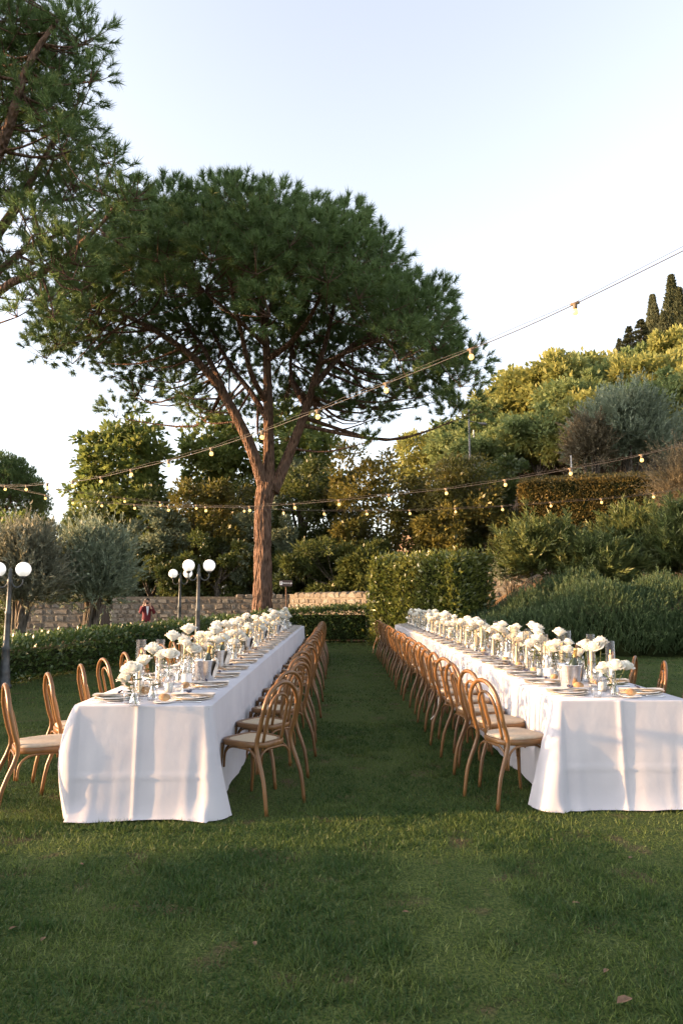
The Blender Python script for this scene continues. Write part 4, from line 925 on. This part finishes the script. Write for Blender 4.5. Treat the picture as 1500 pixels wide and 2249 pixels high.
def roll(seed):
    mb = MB().sphere((0, 0, .030), (.042, .034, .026), 14, 9)
    mb.v = [tuple(np.array(v)*(1+.10*(vnoise(np.array(v)*28+seed)-.5))) for v in mb.v]; return mb.mesh('bread_roll', 'crust')
ROLLS = [roll(1), roll(9)]
def settings(T, y0, dy, n_, side, sname):
    inner_x = T['x1']-.19 if side > 0 else T['x0']+.19; nm = T['name']
    for i in range(n_):
        y = y0+dy*i+random.uniform(-.01, .01); x = inner_x+random.uniform(-.01, .01); at = f'at {ORD[i]} {sname} setting from lawn end, {nm}'
        if abs(x*1500/y) > 860: continue
        rz = 0 if side > 0 else math.pi                    # diner faces -x when side>0
        ca = math.cos(rz)
        def P(dx, dy_, z=TT): return (x+dx*(-side), y+dy_*side, z)   # dx towards table centre, dy to the diner's right
        spawn(('charger_plate', CHARG, []), 'pale beige charger plate '+at, 'plate', 'charger plates', loc=P(0, 0))
        spawn(('dinner_plate', PLATE, []), 'white dinner plate '+at, 'plate', 'dinner plates', loc=P(0, 0))
        spawn(NAPS[i % 3], 'folded cream napkin with dark bow '+at, 'napkin', 'bow-tied napkins', loc=P(.0, .0), rz=(math.pi if side > 0 else 0)+random.uniform(-.25, .25))
        spawn(('wine_glass', WG1, []), 'large wine glass '+at, 'glass', 'large wine glasses', loc=P(.20, .13+random.uniform(-.01, .01)))
        spawn(('wine_glass', WG2, []), 'small wine glass '+at, 'glass', 'small wine glasses', loc=P(.225, .045+random.uniform(-.01, .01)))
        spawn(('water_tumbler', TUM, []), 'short water tumbler '+at, 'glass', 'water tumblers', loc=P(.155, .21))
        if y < 13:
            spawn(('fork', FORK, []), 'silver fork '+at, 'cutlery', 'forks', loc=P(0, -.185), rz=math.pi/2*side)
            spawn(('knife', KNIFE, []), 'silver knife '+at, 'cutlery', 'knives', loc=P(0, .185), rz=math.pi/2*side)
            spawn(('side_plate', SPL, []), 'small side plate '+at, 'plate', 'side plates', loc=P(.16, -.19))
            spawn(('bread_roll', ROLLS[i % 2], []), 'round bread roll on side plate '+at, 'bread', 'bread rolls', loc=P(.16, -.19, TT+.006), rz=i*1.3)
settings(TL, YL-.10, DL, NL_, 1, 'aisle-side'); settings(TL, YL-.12, DL, NL_, -1, 'hedge-side')
settings(TR, YR-.02, DR, NR_, -1, 'aisle-side'); settings(TR, YR-.02, DR, NR_, 1, 'rosemary-side')

# ------------------------------------------------------------------ roses, vases, candles, buckets
def bloom_mesh(seed, r=.044):
    rs = np.random.RandomState(seed); V = []; F = []; tint = []
    layers = [(3, .34, 1.78), (4, .54, 1.74), (5, .72, 1.64), (6, .88, 1.46), (6, 1.0, 1.18)]
    for li, (n_, rr, H) in enumerate(layers):
        for k in range(n_):
            a0 = 2*math.pi*(k+.5*li+rs.rand()*.35)/n_; wd = (2*math.pi/n_)*.74; b_ = len(V); m1, m2 = 6, 6
            hv = H*(.92+.16*rs.rand()); curl = .06+.10*rs.rand()
            for i in range(m1+1):
                u = i/m1*2-1
                for j in range(m2+1):
                    v = j/m2; rad = rr*max(.12, math.sin(min(1, v*1.2)*math.pi/2))**.75*(1-.05*u*u)
                    z = hv*v-.20*u*u*v*v
                    if v > .7: t_ = (v-.7)/.3; rad *= 1-(.34-.16*li)*t_; z -= max(0, li-1.5)*curl*.55*t_*t_; rad += max(0, li-1.5)*curl*.35*t_
                    rad += .03*math.sin(u*5+k*2)*v; a = a0+u*wd*(.45+.55*min(1, v*1.6))
                    V.append((r*rad*math.cos(a), r*rad*math.sin(a), r*z))
            for i in range(m1):
                for j in range(m2): c = b_+i*(m2+1)+j; F.append((c, c+m2+1, c+m2+2, c+1)); tint.append(.35+.3*li/4+.3*rs.rand())
    return mk_np('bloom', V, F, 'petal', tint, True)
BLOOMS = [bloom_mesh(s) for s in (1, 2, 3)]
def rose_tpl(h, lean, az, k, leafy=True):
    """stem foot at origin (inside a vase), bloom at height h leaning lean metres towards az"""
    tip = Vector((lean*math.cos(az), lean*math.sin(az), h))
    p = smooth_path([(-.25*tip.x, -.25*tip.y, .006), (.15*tip.x, .15*tip.y, h*.4), tip], 5)
    st = MB().tube(p, list(np.linspace(.0032, .0026, len(p))), 6); st.sphere((tip.x, tip.y, tip.z), (.012, .012, .010), 8, 5)
    bl = BLOOMS[k % 3].copy(); q = Vector((0, 0, 1)).rotation_difference(Vector((tip.x*1.1, tip.y*1.1, h)).normalized()).to_matrix()
    M = Matrix.Translation(tip) @ q.to_4x4() @ Matrix.Rotation(k*1.1, 4, 'Z') @ Matrix.Diagonal((1.08+.06*(k % 4), 1.08+.06*(k % 4), 1.05, 1)); bl.transform(M)
    ch = [('stem', st.mesh('stem', 'stem'), []), ('bloom', bl, [])]
    if leafy:
        rs = np.random.RandomState(k+50)
        for i in range(3):
            s = p[int(len(p)*(.50+.14*i))]; a = rs.rand()*6.28; d = Vector((math.cos(a), math.sin(a), .25)); sd2 = Vector((-math.sin(a), math.cos(a), 0)); L = .05+.02*rs.rand()
            V = [s, s+d*L*.4+sd2*L*.3+Vector((0, 0, .004)), s+d*L*.8+sd2*L*.22, s+d*L*1.15-Vector((0, 0, .008)), s+d*L*.8-sd2*L*.22, s+d*L*.4-sd2*L*.3+Vector((0, 0, .004)), s+d*L*.6-Vector((0, 0, .006))]
            ch.append(('leaf', mk_np('leaf', [tuple(v) for v in V], [(0, 1, 6), (1, 2, 6), (2, 3, 6), (3, 4, 6), (4, 5, 6), (5, 0, 6)], 'roseleaf', [rs.rand()]*6, True), []))
    return ('white_rose', None, ch)
random.seed(9)
ROSES = [rose_tpl(h, ln, az, k) for k, (h, ln, az) in enumerate([(.16, .06, 3.6), (.20, .08, 5.4), (.24, .06, 1.0), (.28, .07, 2.6), (.33, .05, 4.6), (.22, .09, .2), (.37, .05, 5.9), (.26, .09, 4.0)])]
VASE = ('bud_vase', lathe('bud_vase', [(0, .001), (.034, .001), (.038, .006), (.037, .03), (.026, .07), (.015, .095), (.014, .115), (.018, .125), (.016, .125), (.0125, .113), (.0135, .095), (.024, .07), (.034, .03), (.033, .008), (0, .006)], 'glass', 20), [])
def tube_mesh(h, r, name, m): return lathe(name, [(0, .001), (r, .001), (r, .006), (r, h), (r-.002, h), (r-.002, .006), (0, .005)], m, 20)
TUBES = [(h, ('hurricane_glass', tube_mesh(h, .036, 'hurricane_glass', 'warm_lit_glass'), [])) for h in (.35, .39, .42, .32)]
def candle_tpl(h):
    b_ = MB().lathe([(0, .007), (.0145, .007), (.0125, h-.005), (.009, h), (0, h)], 12).mesh('wax_body', 'wax'); wk = MB().tube([(0, 0, h), (.001, 0, h+.010)], .001, 4).mesh('wick', 'black')
    fl = MB().lathe([(0, h+.006), (.004, h+.010), (.0055, h+.017), (.003, h+.030), (0, h+.040)], 8).mesh('flame', 'flame')
    return ('taper_candle', None, [('wax_body', b_, []), ('wick', wk, []), ('flame', fl, [])])
CAND = [candle_tpl(h) for h in (.25, .28, .31, .22)]
CYLV = ('votive_glass', tube_mesh(.11, .038, 'votive_glass', 'glass'), [])
PILL = ('pillar_candle', lathe('pillar_candle', [(0, .007), (.027, .007), (.027, .07), (.022, .073), (0, .071)], 'wax', 16), [])
CARF = ('water_carafe', None, [('carafe_body', lathe('carafe_body', [(0, .001), (.040, .001), (.043, .01), (.043, .15), (.030, .19), (.020, .22), (.020, .25), (.024, .255), (.018, .25), (.018, .22), (.028, .19), (.041, .15), (.041, .012), (0, .008)], 'glass', 20), []), ('label', lathe('label', [(.0435, .04), (.0435, .11)], 'china', 20), [])])
bk = lathe('bucket_body', [(0, .001), (.072, .001), (.075, .01), (.100, .185), (.106, .190), (.106, .196), (.098, .196), (.094, .185), (.070, .012), (0, .012)], 'steel', 32)
hd = MB()
hdl = [MB().tube(smooth_path([(s*.098, 0, .165), (s*.118, -.012, .165), (s*.122, 0, .15), (s*.118, .012, .165), (s*.098, .0, .160)], 3), .004, 6).mesh('handle', 'steel') for s in (-1, 1)]
ICE = ('ice_bucket', None, [('bucket_body', bk, []), ('handle', hdl[0], []), ('handle', hdl[1], [])])
BOT = ('wine_bottle', None, [('bottle_body', lathe('bottle_body', [(0, .0), (.036, .0), (.038, .01), (.038, .18), (.030, .21), (.016, .24), (.0145, .25)], 'bottle', 16), []), ('foil_cap', lathe('foil_cap', [(.0148, .245), (.0152, .25), (.0152, .30), (.0165, .302), (.0165, .318), (0, .320)], 'foil', 14), [])])
def drape(seed):
    V = []; F = []
    for i in range(9):
        for j in range(11):
            u = i/8*2-1; v = j/10; x = .097+.014*min(1, v*5)-.028*max(0, v-.15)+.006*math.sin(u*5+v*3); 
            V.append((x+(.02 if v < .15 else 0)*(.15-v)*-6, u*.055*(1-.25*v)+.008*math.sin(v*6), .205-.15*v+.012*math.sin(u*4)))
    for i in range(8):
        for j in range(10): a = i*11+j; F.append((a, a+11, a+12, a+1))
    return ('serving_napkin', mk('serving_napkin', V, F, 'napkin'), [])
DRP = drape(1)
cnt = {}
def num(T, k):
    cnt[(T['name'], k)] = cnt.get((T['name'], k), -1)+1; return ORD[cnt[(T['name'], k)]]
def put_vase(T, x, y, roses, rz=0):
    i = num(T, 'v'); spawn(VASE, f'{i} small clear bud vase from lawn end of the {T["name"]}', 'vase', 'bud vases', loc=(x, y, TT))
    for r_ in roses:
        spawn(ROSES[r_], f'{num(T, "r")} white rose from lawn end of the {T["name"]}', 'flower', 'white roses', loc=(x, y, TT+.006), rz=rz+random.uniform(-.4, .4), sc=random.uniform(.86, 1.12))
def put_candle(T, x, y, k):
    i = num(T, 'c'); spawn(TUBES[k][1], f'{i} tall hurricane glass from lawn end of the {T["name"]}', 'candle glass', 'hurricane glasses', loc=(x, y, TT))
    spawn(CAND[k], f'lit taper candle inside {i} hurricane glass from lawn end, {T["name"]}', 'candle', 'taper candles', loc=(x, y, TT))
def put_votive(T, x, y):
    i = num(T, 'o'); spawn(CYLV, f'{i} low votive glass from lawn end of the {T["name"]}', 'candle glass', 'votive glasses', loc=(x, y, TT)); spawn(PILL, f'white pillar candle inside {i} votive glass from lawn end, {T["name"]}', 'candle', 'pillar candles', loc=(x, y, TT))
def put_bucket(T, x, y, rz):
    i = num(T, 'b'); spawn(ICE, f'{i} steel ice bucket from lawn end of the {T["name"]}', 'ice bucket', 'ice buckets', loc=(x, y, TT), rz=rz)
    b_ = spawn(BOT, f'wine bottle standing in {i} ice bucket from lawn end, {T["name"]}', 'bottle', 'wine bottles', loc=(x, y, TT+.014), rz=0); b_.rotation_euler = (.12, .14, 0)
    spawn(DRP, f'napkin over the rim of {i} ice bucket from lawn end, {T["name"]}', 'napkin', 'bucket napkins', loc=(x, y, TT), rz=rz)
def carafe(T, x, y): spawn(CARF, f'{num(T, "k")} clear water carafe from lawn end of the {T["name"]}', 'carafe', 'water carafes', loc=(x, y, TT))
q = lambda px, py: gz(px, py, TT).xy
for T in (TL, TR):
    xc = (T['x0']+T['x1'])/2
    if T is TL:
        put_vase(T, *q(296, 1551), [0, 1], -.4); put_vase(T, *q(336, 1538), [4, 3], .6); put_candle(T, *q(307, 1528), 2); put_votive(T, *q(372, 1520))
        put_bucket(T, *q(450, 1498), -.1); put_vase(T, *q(368, 1514), [6, 7, 2], 1.5); put_candle(T, *q(350, 1508), 1); carafe(T, *q(410, 1508)); put_candle(T, *q(405, 1492), 2); put_vase(T, *q(395, 1498), [4, 6], 2); ys_ = 6.35
    else:
        put_vase(T, *q(1350, 1530), [0, 5, 1], -.6); put_candle(T, *q(1343, 1515), 1); put_votive(T, *q(1322, 1518)); put_vase(T, *q(1318, 1508), [4, 7], .4); put_candle(T, *q(1300, 1500), 2); put_bucket(T, *q(1252, 1512), .4)
        put_vase(T, *q(1290, 1497), [3, 2], 2.0); carafe(T, *q(1205, 1494)); put_candle(T, *q(1248, 1482), 2); put_vase(T, *q(1222, 1484), [6, 3], 1.0); put_candle(T, *q(1232, 1474), 0); ys_ = 6.45
    y = ys_; k = 0
    while y < T['y1']-.25:
        jx = lambda a=.12: xc+random.uniform(-a, a)
        c = k % 6
        if c in (0, 3): put_vase(T, jx(), y, random.sample(range(2, 8), 3), random.uniform(0, 6)); put_votive(T, jx(.16), y+.12)
        elif c in (1, 4): put_vase(T, jx(.2), y+.05, random.sample(range(0, 8), 2), random.uniform(0, 6)); put_candle(T, xc-.07+random.uniform(-.05, .03), y, random.randrange(4)); put_candle(T, xc+.08+random.uniform(-.03, .05), y+.07, random.randrange(4))
        elif c == 2: put_vase(T, jx(), y, random.sample(range(1, 8), 2), random.uniform(0, 6)); carafe(T, jx(.15), y+.13)
        else: (put_bucket(T, xc+random.uniform(.02, .12), y, random.uniform(-.5, .5)) if (k//6) % 2 == 0 else put_vase(T, jx(), y, [4, 6, 7], random.uniform(0, 6))); put_candle(T, xc-.14, y+.1, random.randrange(4))
        y += .185; k += 1

# ------------------------------------------------------------------ man in burgundy jacket behind the hedge
def skin_mesh(name, chains, m, sub=2):
    """chains: list of [(pos, radius), ...]; identical positions are welded, so limbs grow from one skeleton"""
    vs_, es, rad, key = [], [], [], {}
    for ch in chains:
        prev = None
        for p, r in ch:
            k = tuple(round(c, 4) for c in p)
            if k not in key: key[k] = len(vs_); vs_.append(p); rad.append(r)
            i = key[k]
            if prev is not None: es.append((prev, i))
            prev = i
    me = bpy.data.meshes.new(name); me.from_pydata(vs_, es, []); o = bpy.data.objects.new(name, me); COL.objects.link(o)
    b3 = bmesh.new(); b3.from_mesh(me); lay = b3.verts.layers.skin.verify(); b3.verts.ensure_lookup_table()
    for i, v in enumerate(b3.verts):
        r = rad[i]; v[lay].radius = r if hasattr(r, '__len__') else (r, r); v[lay].use_root = (i == 0)
    b3.to_mesh(me); b3.free()
    md = o.modifiers.new('skin', 'SKIN'); md.use_smooth_shade = True
    sm = o.modifiers.new('sub', 'SUBSURF'); sm.levels = sub; sm.render_levels = sub
    dg = bpy.context.evaluated_depsgraph_get(); out = bpy.data.meshes.new_from_object(o.evaluated_get(dg)); bpy.data.objects.remove(o)
    out.materials.clear(); out.materials.append(MATS[m]); return out
def man(loc, rz):
    pel = (0, 0, .95)
    body = [[(pel, (.14, .10)), ((0, 0, 1.12), (.13, .095)), ((0, -.01, 1.30), (.15, .105)), ((0, 0, 1.43), (.11, .08)), ((0, -.005, 1.50), (.052, .055)), ((0, -.02, 1.57), (.062, .075)), ((0, -.02, 1.65), (.075, .092)), ((0, -.012, 1.71), (.055, .07))]]
    arms = {}
    for s, hand in ((-1, (-.10, -.10, 1.58)), (1, (.07, -.17, 1.50))):
        sh = (s*.17, 0, 1.42); el = (s*.26, -.13, 1.20); wr = Vector(hand)+Vector((s*.045, .005, -.09))
        arms[s] = (sh, el, tuple(wr), hand)
        body.append([((0, 0, 1.43), (.11, .08)), (sh, .06), (el, .042), (tuple(wr), .028), (hand, (.034, .022))])
        for k, dx in enumerate((-.026, -.009, .008, .024)):
            h = Vector(hand); L = (.055, .066, .062, .048)[k]
            body.append([(hand, (.034, .022)), (tuple(h+Vector((dx, -.012, .035))), .009), (tuple(h+Vector((dx*.9, -.026, .035+L*.5))), .008), (tuple(h+Vector((dx*.7, -.022, .035+L))), .007)])
        h = Vector(hand); body.append([(hand, (.034, .022)), (tuple(h+Vector((s*.04, -.012, .015))), .010), (tuple(h+Vector((s*.05, -.02, .045))), .008)])
    for s in (-1, 1):
        body.append([(pel, (.14, .10)), ((s*.095, 0, .86), .085), ((s*.105, -.01, .48), .055), ((s*.11, .02, .09), .038), ((s*.115, -.10, .04), (.04, .03))])
    t = [('body', None, [])]
    bm_ = skin_mesh('body', body, 'skin')
    jk = [[((0, .0, .86), (.175, .125)), ((0, 0, 1.0), (.168, .122)), ((0, -.002, 1.14), (.16, .118)), ((0, -.01, 1.30), (.178, .128)), ((0, 0, 1.42), (.14, .10)), ((0, .01, 1.475), (.07, .075))]]
    for s in (-1, 1): sh, el, wr, h = arms[s]; jk.append([((0, 0, 1.42), (.14, .10)), (sh, .078), (el, .058), (tuple(Vector(el).lerp(Vector(wr), .88)), .042)])
    jm = skin_mesh('jacket', jk, 'burgundy')
    tr_ = [[((0, 0, .93), (.15, .11)), ((0, 0, .86), (.15, .115))]]
    for s in (-1, 1): tr_.append([((0, 0, .86), (.15, .115)), ((s*.095, 0, .80), .10), ((s*.105, -.01, .48), .075), ((s*.11, .015, .10), .06)])
    tm = skin_mesh('trousers', tr_, 'trouser')
    hr = MB().sphere((0, .0, 1.685), (.088, .105, .078), 16, 10); hr.v = [(x, y+(.035 if z < 1.66 else .012), max(z, 1.60+(.06 if y < .01 else 0))) for x, y, z in hr.v]
    beard = MB().sphere((0, -.062, 1.575), (.055, .045, .035), 12, 8)
    shirt = MB().add([(-.055, -.128, 1.46), (.055, -.128, 1.46), (.022, -.150, 1.22), (-.005, -.152, 1.12), (-.02, -.150, 1.22)], [(0, 4, 3, 2, 1)])
    nose = MB().sphere((0, -.115, 1.635), (.014, .022, .022), 8, 6)
    eyes = [MB().sphere((s*.032, -.098, 1.66), (.013, .009, .009), 8, 6).mesh('eye', 'black') for s in (-1, 1)]
    ears = [MB().sphere((s*.082, -.005, 1.635), (.012, .022, .03), 8, 6).mesh('ear', 'skin') for s in (-1, 1)]
    shoes = [MB().sphere((s*.115, -.05, .045), (.05, .14, .045), 12, 8).mesh('shoe', 'shoe') for s in (-1, 1)]
    tpl = ('person', bm_, [('jacket', jm, []), ('shirt', shirt.mesh('shirt', 'shirt', False), []), ('trousers', tm, []), ('hair', hr.mesh('hair', 'hair'), []), ('beard', beard.mesh('beard', 'hair'), []), ('nose', nose.mesh('nose', 'skin'), [])]+[('eye', e, []) for e in eyes]+[('ear', e, []) for e in ears]+[('shoe', e, []) for e in shoes])
    spawn(tpl, 'person in burgundy jacket and white shirt, phone at ear, behind the hedge', 'person', loc=loc, rz=rz)
    ph = MB().box((0, 0, 0), (.012, .075, .15)).mesh('mobile_phone', 'black', False)
    v = Matrix.Rotation(rz, 3, 'Z') @ Vector((-.108, -.055, 1.60))
    o = ob('mobile_phone', ph, None, Vector(loc)+v, rz); tag(o, 'mobile phone held to the ear of the burgundy jacket man', 'phone')
c = gy(322, 1363, 25); man((c.x, 25, gh(c.x, 25)-.02), R(28))

# ------------------------------------------------------------------ lawn grass and fallen leaves
def grass(seed):
    rs = np.random.RandomState(seed); P = []; L = []; W = []
    for ya, yb, dens, ln, wd in ((1.7, 3.2, 8500, .046, .0072), (3.2, 5.2, 7000, .046, .0076), (5.2, 8.5, 3600, .045, .0085), (8.5, 14, 1000, .040, .011), (14, 23, 380, .042, .02)):
        n_ = int((yb-ya)*(yb+ya)*.56*dens); y = np.sqrt(ya**2+(yb**2-ya**2)*rs.rand(n_)); x = (rs.rand(n_)*2-1)*y*.56
        P.append(np.stack([x, y], -1)); L.append(np.full(n_, ln)); W.append(np.full(n_, wd))
    P = np.concatenate(P); L = np.concatenate(L); W = np.concatenate(W)
    bare = vnoise(np.stack([P[:, 0]*1.6, P[:, 1]*1.6, P[:, 0]*0], -1))*.6+vnoise(np.stack([P[:, 0]*5, P[:, 1]*5, P[:, 0]*0+7], -1))*.4
    keep = rs.rand(len(P)) < np.clip((.72-bare)*7, .3, 1); z = hz(P[:, 0], P[:, 1]); keep &= (z < .03)
    P = P[keep]; L = L[keep]; W = W[keep]; bare = bare[keep]; N = len(P)
    tuft = vnoise(np.stack([P[:, 0]*9, P[:, 1]*9, P[:, 0]*0+3], -1))
    L = L*(.40+.6*rs.rand(N)+.6*np.maximum(0, tuft-.5)*2)
    B = np.stack([P[:, 0], P[:, 1], hz(P[:, 0], P[:, 1])-.006], -1)
    A = np.stack([rs.normal(size=N)*.8, rs.normal(size=N)*.8, np.ones(N)], -1)
    clump = vnoise(np.stack([P[:, 0]*4.5, P[:, 1]*4.5, P[:, 0]*0+21], -1)); t = np.clip(-.22+.62*rs.rand(N)+.5*(bare-.5)*2.0+.65*(clump-.3)+(rs.rand(N) < .05)*.5, 0, 1)
    me = leaves('grass', B, A, L, W, 'grass_blade', rs, t, tri=True)
    o = ob('grass', me); o['kind'] = 'stuff'; o['label'] = 'short green grass blades covering the lawn'; o['category'] = 'grass'
grass(400)
dl = MB().add([(-.035, 0, .004), (-.012, .018, .014), (.02, .02, .012), (.042, 0, .006), (.02, -.018, .015), (-.012, -.017, .012), (0, 0, .006)], [(0, 1, 6), (1, 2, 6), (2, 3, 6), (3, 4, 6), (4, 5, 6), (5, 0, 6)]).mesh('fallen_leaf', 'dead_leaf')
for i, (px, py) in enumerate([(1370, 2208), (95, 2065), (180, 1900), (1385, 1885), (1210, 1845), (890, 2005), (1330, 2135), (560, 2075), (1265, 1985), (30, 2040)]):
    c = gz(px, py, .012); lab = 'curled brown fallen leaf lying alone on the grass, largest on the lawn' if i == 0 else 'small brown fallen leaf lying in the grass'
    o = spawn(('fallen_leaf', dl, []), lab, 'leaf', 'fallen leaves on the lawn', loc=(c.x, c.y, .022 if i == 0 else .014), rz=i*1.1+.4, sc=1.0 if i == 0 else .5)
